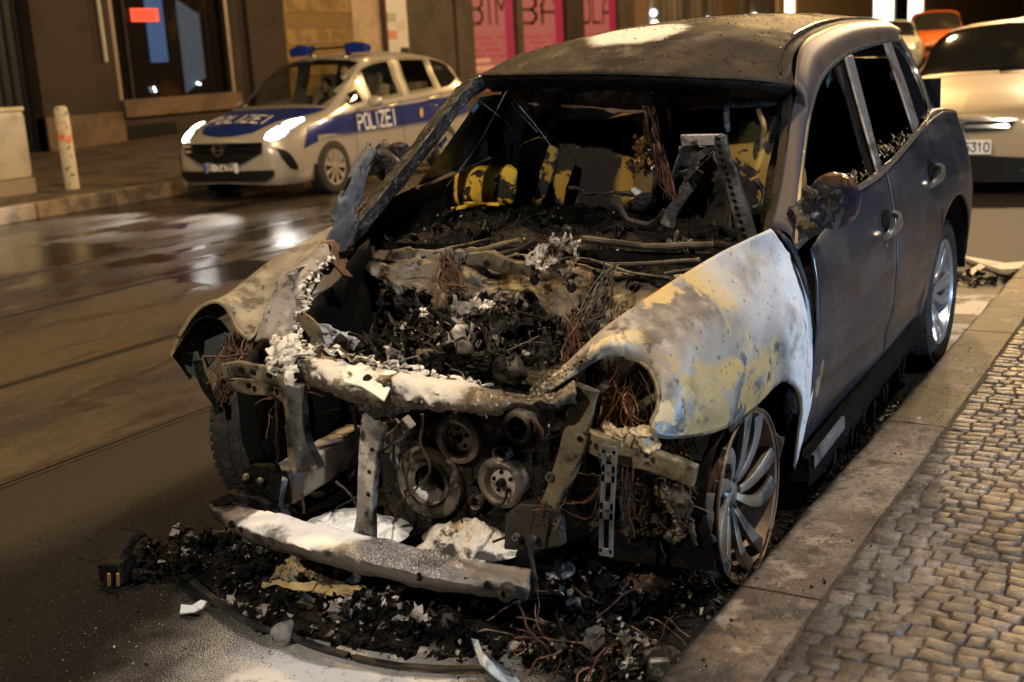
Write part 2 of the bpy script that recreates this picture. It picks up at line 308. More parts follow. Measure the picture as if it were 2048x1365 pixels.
# ------------------------------------------------------------------ stroke lettering
GL = {'P': ['0,0 0,6 3,6 4,5 4,4 3,3 0,3'], 'O': ['0,1 0,5 1,6 3,6 4,5 4,1 3,0 1,0 0,1'], 'L': ['0,6 0,0 4,0'], 'I': ['1,0 1,6'], 'Z': ['0,6 4,6 0,0 4,0'], 'E': ['4,6 0,6 0,0 4,0', '0,3 3,3'],
      'B': ['0,0 0,6 3,6 4,5 4,4 3,3 0,3', '3,3 4,2 4,1 3,0 0,0'], 'M': ['0,0 0,6 2,3 4,6 4,0'], 'A': ['0,0 0,4 1,6 3,6 4,4 4,0', '0,2.5 4,2.5'], 'Y': ['0,6 2,3 4,6', '2,3 2,0'],
      '7': ['0,6 4,6 1,0'], '4': ['3,0 3,6 0,2 4,2'], '3': ['0,6 4,6 2,3.5 3,3.4 4,2.5 4,1 3,0 1,0 0,1'], '5': ['4,6 0,6 0,3.4 3,3.4 4,2.4 4,1 3,0 0,0'], '6': ['4,6 1,6 0,5 0,1 1,0 3,0 4,1 4,2.5 3,3.3 0,3.3'],
      '1': ['.5,4.6 2,6 2,0'], '0': ['0,1 0,5 1,6 3,6 4,5 4,1 3,0 1,0 0,1'], '-': ['1.2,3 2.8,3'], '.': ['1.5,3 2.5,3'], ' ': []}
def text(mb, s, f, th=.9, mi=0, gap=1.7):                    # f(u,v): u 0..1 along the line, v 0..1 up
    Wd = sum((2 if c == 'I' else 4)+gap for c in s)-gap; x = 0
    for c in s:
        for st in GL[c]:
            P = [tuple(map(float, k.split(','))) for k in st.split()]
            for (a, b_), (c2, d2) in zip(P[:-1], P[1:]):
                L = math.hypot(c2-a, d2-b_); nx, ny = -(d2-b_)/L*th/2, (c2-a)/L*th/2; ex, ey = (c2-a)/L*th*.45, (d2-b_)/L*th*.45
                q = [(a-ex+nx, b_-ey+ny), (a-ex-nx, b_-ey-ny), (c2+ex-nx, d2+ey-ny), (c2+ex+nx, d2+ey+ny)]
                mb.add([f((x+i-(1 if c == 'I' else 0)*0)/Wd, j/6) for i, j in q], [(0, 1, 2, 3)], mi)
        x += (2 if c == 'I' else 4)+gap
# ------------------------------------------------------------------ cars
class Surf:
    def __init__(s, P): s.P = np.array(P, float)
    def ev(s, u, v):
        P = s.P; ni, nj = P.shape[:2]; u = min(max(u, 0), ni-1.0001); v = min(max(v, 0), nj-1.0001); i, j = int(u), int(v); a, b = u-i, v-j
        def w(t): return (-.5*t+t*t-.5*t**3, 1-2.5*t*t+1.5*t**3, .5*t+2*t*t-1.5*t**3, -.5*t*t+.5*t**3)
        wu, wv = w(a), w(b); r = np.zeros(3)
        for di in range(4):
            for dj in range(4): r += wu[di]*wv[dj]*P[min(max(i+di-1, 0), ni-1), min(max(j+dj-1, 0), nj-1)]
        return r
    def off(s, u, v, d, sg=1):
        p = s.ev(u, v); a = s.ev(u+.05, v)-s.ev(u-.05, v); b = s.ev(u, v+.05)-s.ev(u, v-.05); n = np.cross(b, a); n /= np.linalg.norm(n)+1e-9
        p = p+n*d; return V3(p[0], p[1]*sg, p[2])
# local frame: x rearward from the nose, y to the car's left, z up
def stations(kind):
    if kind == 'mpv': return [(-.06, [0]*7, [.24, .36, .55, .66, .72, .745, .75]), (-.02, [.45, .56, .58, .52, .36, .2, 0], [.22, .35, .56, .68, .74, .765, .77]), (.14, [.72, .81, .82, .72, .52, .27, 0], [.2, .33, .58, .76, .83, .86, .87]), (.42, [.82, .89, .90, .82, .62, .32, 0], [.2, .33, .62, .86, .93, .97, .98]), (.88, [.84, .91, .935, .88, .70, .36, 0], [.2, .33, .65, .93, .99, 1.03, 1.04]), (1.12, [.84, .92, .94, .9, .76, .44, 0], [.2, .33, .65, .96, 1.06, 1.10, 1.11]),
        (1.66, [.84, .92, .94, .9, .78, .60, 0], [.2, .33, .65, .99, 1.22, 1.40, 1.45]), (2.2, [.84, .92, .94, .91, .80, .64, 0], [.2, .33, .65, 1.02, 1.33, 1.61, 1.68]), (2.9, [.84, .92, .94, .91, .80, .65, 0], [.2, .33, .65, 1.05, 1.36, 1.66, 1.73]), (3.7, [.84, .92, .94, .91, .79, .63, 0], [.2, .33, .66, 1.09, 1.37, 1.63, 1.70]), (4.3, [.82, .9, .91, .87, .75, .58, 0], [.22, .35, .68, 1.12, 1.36, 1.54, 1.61]), (4.55, [.76, .84, .86, .82, .69, .53, 0], [.25, .4, .7, 1.1, 1.3, 1.46, 1.52]), (4.66, [.6, .7, .72, .7, .6, .45, 0], [.25, .4, .7, 1.05, 1.2, 1.33, 1.36]), (4.68, [0]*7, [.25, .4, .7, 1.0, 1.15, 1.28, 1.3])]
    return [(-.06, [0]*7, [.2, .34, .5, .60, .66, .69, .70]), (-.02, [.45, .56, .58, .52, .36, .2, 0], [.2, .32, .5, .62, .69, .72, .73]), (.14, [.70, .78, .78, .70, .52, .27, 0], [.2, .32, .52, .70, .77, .80, .81]), (.42, [.78, .84, .84, .78, .60, .32, 0], [.2, .32, .55, .78, .86, .90, .91]), (.9, [.8, .86, .87, .83, .66, .35, 0], [.2, .32, .6, .86, .95, .99, 1.0]), (1.15, [.8, .86, .87, .84, .70, .40, 0], [.2, .32, .6, .88, .99, 1.04, 1.05]),
        (1.55, [.8, .86, .87, .84, .72, .56, 0], [.2, .32, .6, .90, 1.11, 1.26, 1.31]), (2.0, [.8, .86, .87, .84, .73, .58, 0], [.2, .32, .6, .91, 1.18, 1.42, 1.48]), (2.7, [.8, .86, .87, .84, .73, .58, 0], [.2, .32, .6, .93, 1.20, 1.45, 1.51]), (3.3, [.8, .86, .87, .84, .72, .57, 0], [.2, .32, .6, .96, 1.20, 1.40, 1.46]), (3.8, [.78, .84, .85, .80, .68, .52, 0], [.22, .35, .6, .98, 1.16, 1.30, 1.36]), (4.0, [.72, .8, .8, .76, .62, .46, 0], [.25, .4, .6, .95, 1.08, 1.2, 1.25]), (4.16, [.6, .7, .7, .66, .55, .42, 0], [.3, .4, .6, .9, 1.0, 1.08, 1.1]), (4.2, [0]*7, [.3, .4, .6, .85, .95, 1.0, 1.0])]
m_cabin = mat('cabin_fabric', (.30, .23, .15), .8)
m_glass = mat('dark_car_glass', (.012, .012, .011), .06, 0, [dict(c=(.05, .04, .025), s=1.5, r=(.5, .7))], coat=.3)
m_seeglass = bpy.data.materials.new('clear_car_glass'); m_seeglass.use_nodes = True
_n = m_seeglass.node_tree.nodes; _l = m_seeglass.node_tree.links; _o = _n['Material Output']; _n.remove(_n['Principled BSDF'])
_t = _n.new('ShaderNodeBsdfTransparent'); _t.inputs[0].default_value = (.85, .86, .8, 1); _g = _n.new('ShaderNodeBsdfGlossy'); _g.inputs['Roughness'].default_value = .04
_lw = _n.new('ShaderNodeLayerWeight'); _lw.inputs[0].default_value = .25; _f = _n.new('ShaderNodeMath'); _f.operation = 'MULTIPLY_ADD'; _f.inputs[1].default_value = .55; _f.inputs[2].default_value = .05; _l.new(_lw.outputs['Facing'], _f.inputs[0]); _x = _n.new('ShaderNodeMixShader'); _l.new(_f.outputs[0], _x.inputs[0]); _l.new(_t.outputs[0], _x.inputs[1]); _l.new(_g.outputs[0], _x.inputs[2]); _l.new(_x.outputs[0], _o.inputs[0])
m_blackp = mat('black_plastic', (.008, .008, .008), .45, spec=.2)
m_tyre = mat('car_tyre', (.018, .016, .015), .75)
m_rim = mat('silver_wheel_cover', (.38, .33, .27), .45, .3)
m_plate = mat('plate_white', (.72, .72, .70), .4)
m_chrome = mat('bright_trim', (.6, .58, .55), .15, 1)
m_lit = mat('lit_headlamp', (.9, .9, .9), .3, emit=((1, .95, .86), 30))
m_lens = mat('headlamp_lens', (.35, .36, .38), .12, .2, coat=.5)
m_red = mat('tail_lens', (.3, .01, .01), .2)
def car(name, label, cat, kind, paint, loc, yaw, sc, wheel_l, wr, detail=2, group=None, see=False):
    E = empty(name, loc, label, cat, group, rz=yaw+math.pi/2); E.scale = (sc,)*3
    st = stations(kind); SF = Surf([[(l, w[j], z[j]) for j in range(7)] for l, w, z in st]); SF.st = st
    # (local x,y,z) with y = car's left; after the +90 degree turn local x points to world +y, so the car's left is world -x: mirror
    def fx(p): return V3(p[0], -p[1], p[2])
    b = MB(); nu = 66; nv = 19
    for sg in (1, -1):
        G = np.array([[fx(SF.ev((len(st)-1)*i/(nu-1), 6*j/(nv-1))*V3(1, sg, 1)) for j in range(nv)] for i in range(nu)])
        def tr(a, c, p, sg=sg):
            if not see: return False
            u = a*(len(st)-1)+.1; v = (c if sg > 0 else 1-c)*6; v = v+.16*sg
            return (5.05 < u < 6.8 and v > 4.15+(u-5.05)*.55) or (5.5 < u < 6.2 and 3.35 < v < 3.5+(u-5.5)*1.1) or (6.5 < u < 7.7 and 3.3 < v < 4.65) or (8.0 < u < 8.9 and 3.3 < v < 4.6)
        if sg < 0: G = G[:, ::-1]
        b.grid(G, tear=tr)
    b.build('body', paint, E, edge=50)
    gl = m_seeglass if see else m_glass
    def panel(nm, a, b_, m_, sides=(1, -1), d=.006, n=14, k=8, lab=None, th=0):  # a,b_: lower and upper lists of (u,v)
        out = []
        for sg in sides:
            A = crs([(*q, 0) for q in a], n); B = crs([(*q, 0) for q in b_], n)
            G = np.array([[fx(SF.off(*(A[i]*(1-t)+B[i]*t)[:2], d, sg)) for i in range(n)] for t in np.linspace(0, 1, k)])
            if sg > 0: G = G[::-1]
            out.append(MB().grid(G).build(nm, m_, E, label=lab, edge=60))
        return out
    cl = 1.0
    G = []                                                     # windscreen across both sides
    A = crs([(4.95, 3.85, 0), (4.75, 5, 0), (4.7, 6, 0)], 10) if kind == 'mpv' else crs([(5.06, 4.0, 0), (4.95, 5, 0), (4.9, 6, 0)], 10); B = crs([(6.82, 5.02, 0), (6.9, 5.6, 0), (6.92, 6, 0)], 10)
    rows = []
    for t in np.linspace(0, 1, 10):
        r = [fx(SF.off(*(A[i]*(1-t)+B[i]*t)[:2], .006, 1)) for i in range(10)]; l = [fx(SF.off(*(A[i]*(1-t)+B[i]*t)[:2], .006, -1)) for i in range(9)]
        rows.append(r+l[::-1])
    MB().grid(np.array(rows)).build('windscreen', gl, E, edge=60)
    if kind == 'mpv':
        panel('window', [(5.25, 3.35), (5.9, 3.25), (6.35, 3.2)], [(5.3, 3.5), (6.0, 4.25), (6.35, 4.62)], gl)
        panel('window', [(6.45, 3.2), (7.0, 3.18), (7.75, 3.2)], [(6.45, 4.68), (7.0, 4.75), (7.75, 4.78)], gl)
        panel('window', [(7.92, 3.2), (8.4, 3.2), (8.95, 3.22)], [(7.92, 4.78), (8.4, 4.78), (8.95, 4.74)], gl)
        panel('window', [(9.05, 3.24), (9.6, 3.3), (10.1, 3.7)], [(9.05, 4.73), (9.5, 4.7), (9.9, 4.55)], m_glass)
    else:
        panel('window', [(5.4, 3.3), (6.2, 3.2), (7.4, 3.2)], [(5.45, 3.5), (6.3, 4.5), (7.4, 4.75)], m_glass)
        panel('window', [(7.55, 3.2), (8.4, 3.2), (9.4, 3.4)], [(7.55, 4.75), (8.4, 4.75), (9.3, 4.5)], m_glass)
    # wheels
    for wl_ in wheel_l:
        for sg in (1, -1):
            yo = -sg*(.90 if kind == 'mpv' else .84)
            q = MB(); q.lathe([(wr*1.17, -.0), (wr*1.17, .02)], (wl_, yo-(-sg)*.012, wr), (0, -sg, 0), 28); pts = [(wl_+wr*1.17*math.cos(t), yo+(-sg)*.012, max(.19, wr+wr*1.17*math.sin(t))) for t in np.linspace(0, 2*math.pi, 28, endpoint=False)]
            MB().add(pts, [tuple(range(28))]).build('wheel_arch', m_blackp, E)
            w = MB().lathe([(wr*.62, -.10), (wr*.66, .02), (wr*.72, .035), (wr*.93, .03), (wr, .0), (wr, -.16)], (wl_, yo+(-sg)*.02, wr), (0, -sg, 0), 36).build('wheel', m_tyre, E)
            r = MB(); c = V3(wl_, yo+(-sg)*.045, wr)
            r.lathe([(wr*.60, -.0), (wr*.66, .004), (wr*.66, -.03)], c, (0, -sg, 0), 30); r.lathe([(.001, .012), (wr*.13, .01), (wr*.15, -.02)], c, (0, -sg, 0), 16)
            for a in range(9 if detail > 1 else 6):
                t = 2*math.pi*a/(9 if detail > 1 else 6); u_ = V3(math.cos(t), 0, math.sin(t)); p_ = V3(-math.sin(t), 0, math.cos(t)); r.add([c+u_*wr*.1-p_*.015, c+u_*wr*.1+p_*.015, c+u_*wr*.61+p_*.032, c+u_*wr*.61-p_*.032], [(0, 1, 2, 3)])
            rr = r.build('rim', m_rim, w)
    return E, SF, fx, panel
def frontbits(E, SF, fx, panel, plate_txt, plate_z, grille, lamps, lower, lampmat, pw=.26):
    pl = MB(); c = V3(-.085, 0, plate_z); pl.box(c, (.006, pw, .058)); P = pl.build('number_plate', m_plate, E)
    t = MB(); text(t, plate_txt, lambda u_, v_: V3(-.096, -(-1)*0+(.20-.40*u_)*-1*-1, plate_z-.036+.072*v_), 1.0); t.build('plate_lettering', m_blackp, P)
    MB().box((-.093, .238, plate_z), (.004, .018, .054)).build('plate_band', mat('plate_blue', (.02, .05, .35), .4), P)
# --- police car
POL = (-9.05, 8.25, 0); PY = .06; PS = 1.07
m_silver = mat('silver_car_paint', (.46, .42, .36), .28, .3, coat=.5)
m_polblue = mat('police_blue', (.014, .028, .17), .30, .1, coat=.4)
E, SF, fx, panel = car('police_car', 'silver and blue police car with lit headlights and blue roof lights beyond the tram rails', 'police car', 'mpv', m_silver, POL, PY, PS, (.93, 3.70), .335, see=True)
# bonnet blue
rows = []; A = crs([(1.75, 4.45, 0), (1.3, 5.3, 0), (1.2, 6, 0)], 9); B = crs([(4.85, 3.8, 0), (4.68, 5, 0), (4.62, 6, 0)], 9)
for t in np.linspace(0, 1, 10):
    r = [fx(SF.off(*(A[i]*(1-t)+B[i]*t)[:2], .005, 1)) for i in range(9)]; l = [fx(SF.off(*(A[i]*(1-t)+B[i]*t)[:2], .005, -1)) for i in range(8)]; rows.append(r+l[::-1])
MB().grid(np.array(rows)).build('bonnet', m_polblue, E, label='blue bonnet lettered POLIZEI')
m_reflect = mat('white_lettering', (.75, .74, .70), .5)
def on_hood(u_, v_):
    w = (.44-.88*u_); uu = 2.45+(v_)*.65
    lo, hi = 3.5, 6.0
    for _ in range(16):
        vv = (lo+hi)/2
        if SF.ev(uu, vv)[1] > abs(w): lo = vv
        else: hi = vv
    return fx(SF.off(uu, vv, .03, 1 if w >= 0 else -1))
t = MB(); text(t, 'POLIZEI', lambda a, b_: on_hood(1-a, b_), .8); t.build('lettering', m_reflect, E)
panel('stripe', [(3.5, 2.35), (4.6, 2.25), (5.2, 2.2), (8, 2.2), (11.3, 2.2)], [(3.3, 2.85), (4.6, 2.95), (5.2, 2.93), (8, 2.86), (11.5, 2.8)], m_polblue, n=40)
panel('stripe', [(2.9, 1.95), (3.5, 2.1)], [(3.3, 2.85), (3.6, 2.85)], m_polblue, n=5)
def on_side(u0, u1, v0, v1, sg): return lambda a, b_: fx(SF.off(u0+(u1-u0)*a, v0+(v1-v0)*b_, .012, sg))
t = MB(); text(t, 'POLIZEI', on_side(5.75, 7.3, 2.27, 2.78, 1), 1.0); t.build('lettering', m_reflect, E)
t = MB()
for i in range(70):                                           # fine reflective ticks along the stripe
    uu = 3.6+i*.11
    for v0, v1 in ((2.13, 2.17), (2.97, 3.01)): t.add([on_side(uu, uu+.055, v0, v1, 1)(a, b_) for a, b_ in ((0, 0), (1, 0), (1, 1), (0, 1))], [(0, 1, 2, 3)])
t.build('stripe_ticks', m_polblue, E)
for uu in (7.55, 8.95): MB().grid(np.array([[on_side(uu, uu+.012, v, v+.1, 1)(a, 0) for a in (0, 1)] for v in np.linspace(1.2, 3.1, 12)])).build('door_gap', m_blackp, E)
MB().grid(np.array([[on_side(5.6, 5.612, v, v+.1, 1)(a, 0) for a in (0, 1)] for v in np.linspace(1.2, 3.1, 12)])).build('door_gap', m_blackp, E)
for uu in (7.28, 8.75): MB().tube([on_side(uu-.25, uu+.12, 2.90, 2.94, 1)(k, k)+V3(0, -.03, 0)*math.sin(k*math.pi) for k in np.linspace(0, 1, 7)], .018, 6).build('door_handle', m_silver, E)
# badge on rear door
bd = MB(); c = on_side(8.2, 8.2, 2.5, 2.5, 1)(0, 0); bd.add([c+V3(.045*math.cos(a), -.004, .07*math.sin(a)) for a in np.linspace(0, 2*math.pi, 9)[:-1]], [tuple(range(8))]); bd.build('crest', mat('crest_gold', (.6, .42, .12), .5), E)
# lamps
for sg in (1, -1):
    A = [(1.55, 3.0), (2.2, 2.75), (2.9, 2.95), (3.5, 3.25)]; B = [(1.5, 3.5), (2.1, 3.85), (2.9, 3.85), (3.55, 3.5)]
    panel('headlight', A, B, m_lens, sides=(sg,), d=.012)
    panel('headlight', [(1.62, 3.0), (2.0, 2.92), (2.5, 3.05)], [(1.55, 3.35), (2.0, 3.62), (2.5, 3.65)], m_lit, sides=(sg,), d=.02)
    panel('headlight', [(2.7, 3.15), (3.0, 3.2), (3.35, 3.35)], [(2.7, 3.68), (3.0, 3.7), (3.35, 3.55)], m_lit, sides=(sg,), d=.02)
    panel('fog_lamp_trim', [(1.75, 1.75), (2.1, 1.3), (2.5, 1.15)], [(1.55, 2.45), (2.0, 2.1), (2.5, 1.35)], m_blackp, sides=(sg,), d=.01)
    mr_ = MB().ball((1.72, -sg*1.08, 1.08), .1, 8, (.6, 1.15, .75)); mr_.tube([(1.62, -sg*.9, .99), (1.68, -sg*1.0, 1.03)], .035, 6); mr_.build('wing_mirror', m_silver, E)
def front_arc(zc, hw, hh, m_, nm, dx=0, taper=.6, n=14):     # band across the nose
    rows = []
    for t in (-1, 0, 1):
        r = []
        for w in np.linspace(-1, 1, n):
            ww = w*hw*(1-(1-taper)*max(0, -t)*1.0); zz = zc+t*hh; x = -.08+.055*(abs(ww)/.62)**4+.03*max(0, zz-.55)/.15; r.append(V3(x-dx, ww, zz))
        rows.append(r)
    return MB().grid(np.array(rows)).build(nm, m_, E)
front_arc(.595, .60, .125, m_blackp, 'grille', .012, .5)
front_arc(.625, .56, .013, m_chrome, 'grille_bar', .028, 1); front_arc(.69, .60, .012, m_chrome, 'grille_bar', .028, 1)
bd = MB().lathe([(.052, 0), (.068, .008), (.085, 0)], (-.115, 0, .645), (-1, 0, 0), 24); bd.box((-.12, 0, .645), (.004, .085, .01)); bd.build('badge', m_chrome, E)
front_arc(.325, .72, .065, m_blackp, 'lower_intake', .012, .85)
frontbits(E, SF, fx, panel, 'B.7435', .425, None, None, None, None)
# roof light bar with two blue beacons
lb = MB().box((2.35, 0, 1.79), (.03, .34, .014)); lb.box((2.35, .3, 1.74), (.03, .03, .05)); lb.box((2.35, -.3, 1.74), (.03, .03, .05)); lb.build('light_bar', m_chrome, E)
m_beacon = mat('blue_beacon', (.008, .025, .16), .15, 0, [], coat=.5)
for sg in (1, -1):
    q = MB().beam([(2.35, sg*.30, 1.775), (2.35, sg*.45, 1.78), (2.35, sg*.62, 1.75)], [.17, .2, .15], [.12, .15, .10], (1, 0, 0)); q.build('beacon', m_beacon, E, bevel=.015)
# driver behind the windscreen (upper body in dark clothes with a pale mask)
def bust(loc, scl, rz, label, mask=True):
    P = empty('person', loc, label, 'person'); P.rotation_euler[2] = rz; P.scale = (scl,)*3
    b_ = MB()
    prof = [(.02, -.02), (.19, .0), (.20, .12), (.17, .34), (.20, .46), (.15, .53), (.06, .57), (.055, .62)]
    b_.lathe(prof, (0, 0, 0), (0, 0, 1), 20)
    b_.v = [(x, y*.62, z) for x, y, z in b_.v]
    n0 = len(b_.v); b_.ball((0, -.01, .73), .1, 9, (.78, .95, 1.2)); b_.ball((0, -.105, .72), .018, 5)
    for sg in (-1, 1): b_.tube([(sg*.17, 0, .46), (sg*.25, -.06, .25), (sg*.2, -.28, .2), (sg*.14, -.42, .3)], [.055, .05, .04, .03], 10); b_.ball((sg*.14, -.44, .31), .04, 6)
    b_.build('body', [m_cloth, ], P)
    MB().ball((0, -.02, .735), .095, 9, (.84, .95, 1.24)).build('face', m_skin, P)
    MB().ball((0, .015, .77), .105, 9, (.86, .95, 1.05)).build('hair', m_hair, P)
    if mask: MB().ball((0, -.065, .695), .062, 8, (1, .8, 1)).build('face_mask', m_plate, P)
    return P
m_cloth = mat('dark_uniform', (.02, .022, .03), .8); m_skin = mat('skin', (.42, .24, .15), .55); m_hair = mat('dark_hair', (.03, .02, .012), .6)
c_, s_ = math.cos(PY), math.sin(PY)
def pol_w(l, left, z): return (POL[0]+PS*(-s_*l+c_*left), POL[1]+PS*(c_*l+s_*left), POL[2]+PS*z)
it = MB().box((2.6, 0, .45), (1.7, .78, .03)); it.box((1.55, 0, .95), (.28, .72, .09)); it.box((3.6, 0, .85), (.08, .7, .42)); it.build('cabin_lining', m_cabin, E)
for left in (.38, -.38):
    q = MB().box((2.45, -left, .62), (.26, .24, .12)); q.box((2.72, -left, .95), (.07, .23, .33), Matrix.Rotation(.15, 3, 'Y')); q.box((2.80, -left, 1.36), (.04, .12, .09)); q.build('seat', m_cabin, E, bevel=.03)
MB().lathe([(.175, -.012), (.19, 0), (.175, .012), (.162, 0)], (1.95, -.38, 1.02), (-.9, 0, .35), 24, closed=True).build('steering_wheel', m_blackp, E)
bust(pol_w(2.2, .36, .74), 1.02, PY, 'driver of the police car wearing a pale face mask', True)
bust(pol_w(2.7, -.36, .66), .9, PY, 'dark figure in the passenger seat of the police car', False)
for sg in (.62, -.62):                                       # the lit headlamps throw light onto the wet road
    a_ = pol_w(-.15, sg, .62); t_ = pol_w(-7, sg, -.1); lamp('headlamp_light', a_, 260, (1, .95, .86), .06, 70, t_, .6)
# ------------------------------------------------------------------ parked car behind the wreck
m_gold = mat('champagne_paint', (.36, .28, .17), .42, .1, coat=.25)
GE, SF, fx, panel = car('parked_car', 'beige parked hatchback with plate ending 6310 behind the burnt car', 'car', 'hatch', m_gold, (-.26, 9.75, 0), -.03, 1.16, (.82, 3.43), .31, group='cars parked along the street')
E = GE
def arcg(zc, hw, hh, m_, nm, dx, tap=1, cup=0):
    rows = []
    for t in (-1, -.3, .3, 1):
        r = []
        for w in np.linspace(-1, 1, 18):
            ww = w*hw*(1-(1-tap)*max(0, -t)); zz = zc+t*hh*(1-cup*w*w); x = -.08+.055*(abs(ww)/.62)**4+.03*max(0, zz-.5)/.15; r.append(V3(x-dx, ww, zz))
        rows.append(r)
    return MB().grid(np.array(rows)).build(nm, m_, GE)
arcg(.605, .44, .052, m_blackp, 'grille', .014, .8, .35); arcg(.602, .40, .014, m_chrome, 'grille_bar', .03); arcg(.655, .47, .010, m_chrome, 'grille_trim', .03)
arcg(.265, .60, .085, m_blackp, 'lower_intake', .014, .8, .3)
arcg(.165, .66, .045, m_blackp, 'splitter', .02)
bd = MB(); bd.box((-.115, .0, .61), (.008, .02, .055)); bd.box((-.118, .03, .64), (.008, .03, .015)); bd.box((-.118, -.03, .63), (.008, .025, .012)); bd.box((-.118, .03, .585), (.008, .025, .012)); bd.box((-.118, -.03, .575), (.008, .015, .03)); bd.jit(.01, 30).build('badge', m_chrome, GE, bevel=.004)
for sg in (1, -1):
    panel('headlight', [(1.9, 2.85), (2.6, 2.9), (3.2, 3.1)], [(1.75, 3.35), (2.5, 3.75), (3.25, 3.4)], m_lens, sides=(sg,), d=.012)
    panel('fog_lamp_trim', [(1.5, 1.3), (2.2, 1.1)], [(1.4, 1.9), (2.1, 1.7)], m_blackp, sides=(sg,), d=.012)
    MB().ball((1.45, -sg*.98, .98), .09, 8, (.6, 1.1, .75)).build('wing_mirror', m_gold, GE)
w = MB().tube([(1.02, .5, 1.035), (1.1, .1, 1.07), (1.12, -.2, 1.08)], .012, 5); w.tube([(1.03, -.1, 1.035), (1.12, -.5, 1.06)], .012, 5); w.build('wiper', m_blackp, GE)
pl = MB().box((-.095, 0, .425), (.006, .27, .062)).build('number_plate', m_plate, GE)
t = MB(); text(t, '. 6310', lambda u_, v_: V3(-.106, .06-.31*u_, .425-.036+.072*v_), 1.0); t.build('plate_lettering', m_blackp, pl)
# ------------------------------------------------------------------ far traffic
def gp(px, py, z=0): return U(px, py, 'z', z)
m_or = mat('orange_red_paint', (.55, .12, .03), .3, .2, coat=.6); m_wh = mat('white_paint', (.55, .55, .52), .35, coat=.5); m_dk = mat('grey_paint', (.28, .24, .18), .35, coat=.4)
for nm, lab, m_, kind, loc, yaw, sc in (('parked_car', 'orange red car far down the street under the lit shopfront', m_or, 'mpv', (-6.7, 40.5, GZ(40.5)), .25, 1.08), ('parked_car', 'white car half hidden behind the rear roof pillar of the burnt car', m_wh, 'hatch', (-7.0, 35.0, GZ(35)+.0), .25, 1.1), ('parked_car', 'dark beige car far behind the beige hatchback at the right edge', m_dk, 'hatch', (-1.25, 20.5, GZ(20.5)), .0, 1.12)):
    FE, SF, fx, panel = car(nm, lab, 'car', kind, m_, loc, yaw, sc, (.93, 3.7) if kind == 'mpv' else (.82, 3.43), .32, detail=1, group='cars parked along the street')
    for sg in (1, -1): panel('headlight', [(1.8, 2.85), (2.6, 2.9), (3.2, 3.1)], [(1.7, 3.35), (2.5, 3.75), (3.25, 3.4)], m_lens, sides=(sg,), d=.015, n=6, k=3)
    rr = []
    for t in (-1, 1): rr.append([V3(-.09+.16*(abs(w)/.62)**3, w, .5+t*.09) for w in np.linspace(-.5, .5, 9)])
    MB().grid(np.array(rr)).build('grille', m_blackp, FE)
# ------------------------------------------------------------------ buildings
FX = -19.5
def wallbox(y0, y1, z0, z1, m_, name, P, x=FX, th=.3): return MB().box((x-th/2, (y0+y1)/2, (z0+z1)/2), (th/2, (y1-y0)/2, (z1-z0)/2)).build(name, m_, P, smooth=False)
m_brown = mat('dark_brown_render', (.038, .024, .017), .8, 0, [dict(c=(.026, .017, .012), s=.8, r=(.45, .6))], (20, .3, .01))
m_sill = mat('stone_sill', (.14, .09, .052), .7, 0, [dict(c=(.09, .06, .036), s=2, r=(.45, .6))])
m_door = mat('blue_black_door', (.010, .014, .022), .5)
m_shop = mat('dark_shop_glass', (.012, .010, .010), .07, 0, [dict(c=(.05, .028, .012), s=.5, r=(.5, .65), o=2)])
m_bluec = mat('blue_lit_curtain', (.02, .09, .28), .6, emit=((.02, .08, .26), .14)); m_bluec2 = mat('blue_lit_curtain_dim', (.03, .06, .12), .6, emit=((.03, .08, .16), .10))
m_redn = mat('red_notice', (.7, .06, .03), .5, emit=((1, .10, .05), .35)); m_alu = mat('alu_frame', (.30, .24, .19), .4, .4)
B1 = based('corner_building', (FX, 14, .2), 'dark brown rendered building with a shop window behind the bollard', 'building')
def vpier(y0, y1, z0, z1, m_, nm, P, d=0., th=.35): return MB().box((FX+d-th/2, (y0+y1)/2, (z0+z1)/2), (th/2, (y1-y0)/2, (z1-z0)/2)).build(nm, m_, P, smooth=False, bevel=.01)
vpier(4, 11.9, .2, 8, m_brown, 'wall', B1); vpier(11.9, 13.85, .25, 5, m_door, 'door', B1, -.35)
for i in range(8): MB().box((FX-.34, 12.0+i*.24, 2.5), (.03, .03, 2.3)).build('door_slat', m_blackp, B1)
vpier(13.85, 15.95, .2, 8, m_brown, 'wall', B1); vpier(15.95, 21.75, .2, .8, m_brown, 'wall', B1); vpier(15.95, 19.75, .8, 1.2, m_sill, 'sill', B1, .14); vpier(19.75, 21.75, .8, 8, m_brown, 'wall', B1)
vpier(13.85, 15.95, .2, .95, m_sill, 'plinth', B1, .05)
vpier(15.95, 19.75, 3.9, 8, m_brown, 'wall', B1); vpier(20.2, 20.9, .8, 8, m_brown, 'pilaster', B1, .16)
vpier(16.05, 17.55, .25, .62, m_blackp, 'cellar_window', B1, .012, .02)
wd = vpier(15.95, 19.75, 1.2, 3.9, m_shop, 'window', B1, -.38, .04)
def wp(y0, y1, z0, z1, m_, nm, d=.0): return MB().box((FX-.36+d, (y0+y1)/2, (z0+z1)/2), (.02, (y1-y0)/2, (z1-z0)/2)).build(nm, m_, wd, smooth=False)
wp(15.95, 16.08, 1.2, 3.9, m_alu, 'frame', .3); wp(19.62, 19.75, 1.2, 3.9, m_alu, 'frame', .3); wp(16.6, 16.66, 1.2, 3.9, m_brown, 'frame', .04)
b = MB()
for i in range(10): b.box((FX-.36+.01*(i % 2), 17.35+i*.055, 2.75), (.006, .026, .75))
b.build('curtain', m_bluec, wd)
b = MB()
for i in range(12): b.box((FX-.36+.01*(i % 2), 18.35+i*.06, 2.35), (.006, .026, 1.1-.03*i))
b.build('curtain', m_bluec2, wd)
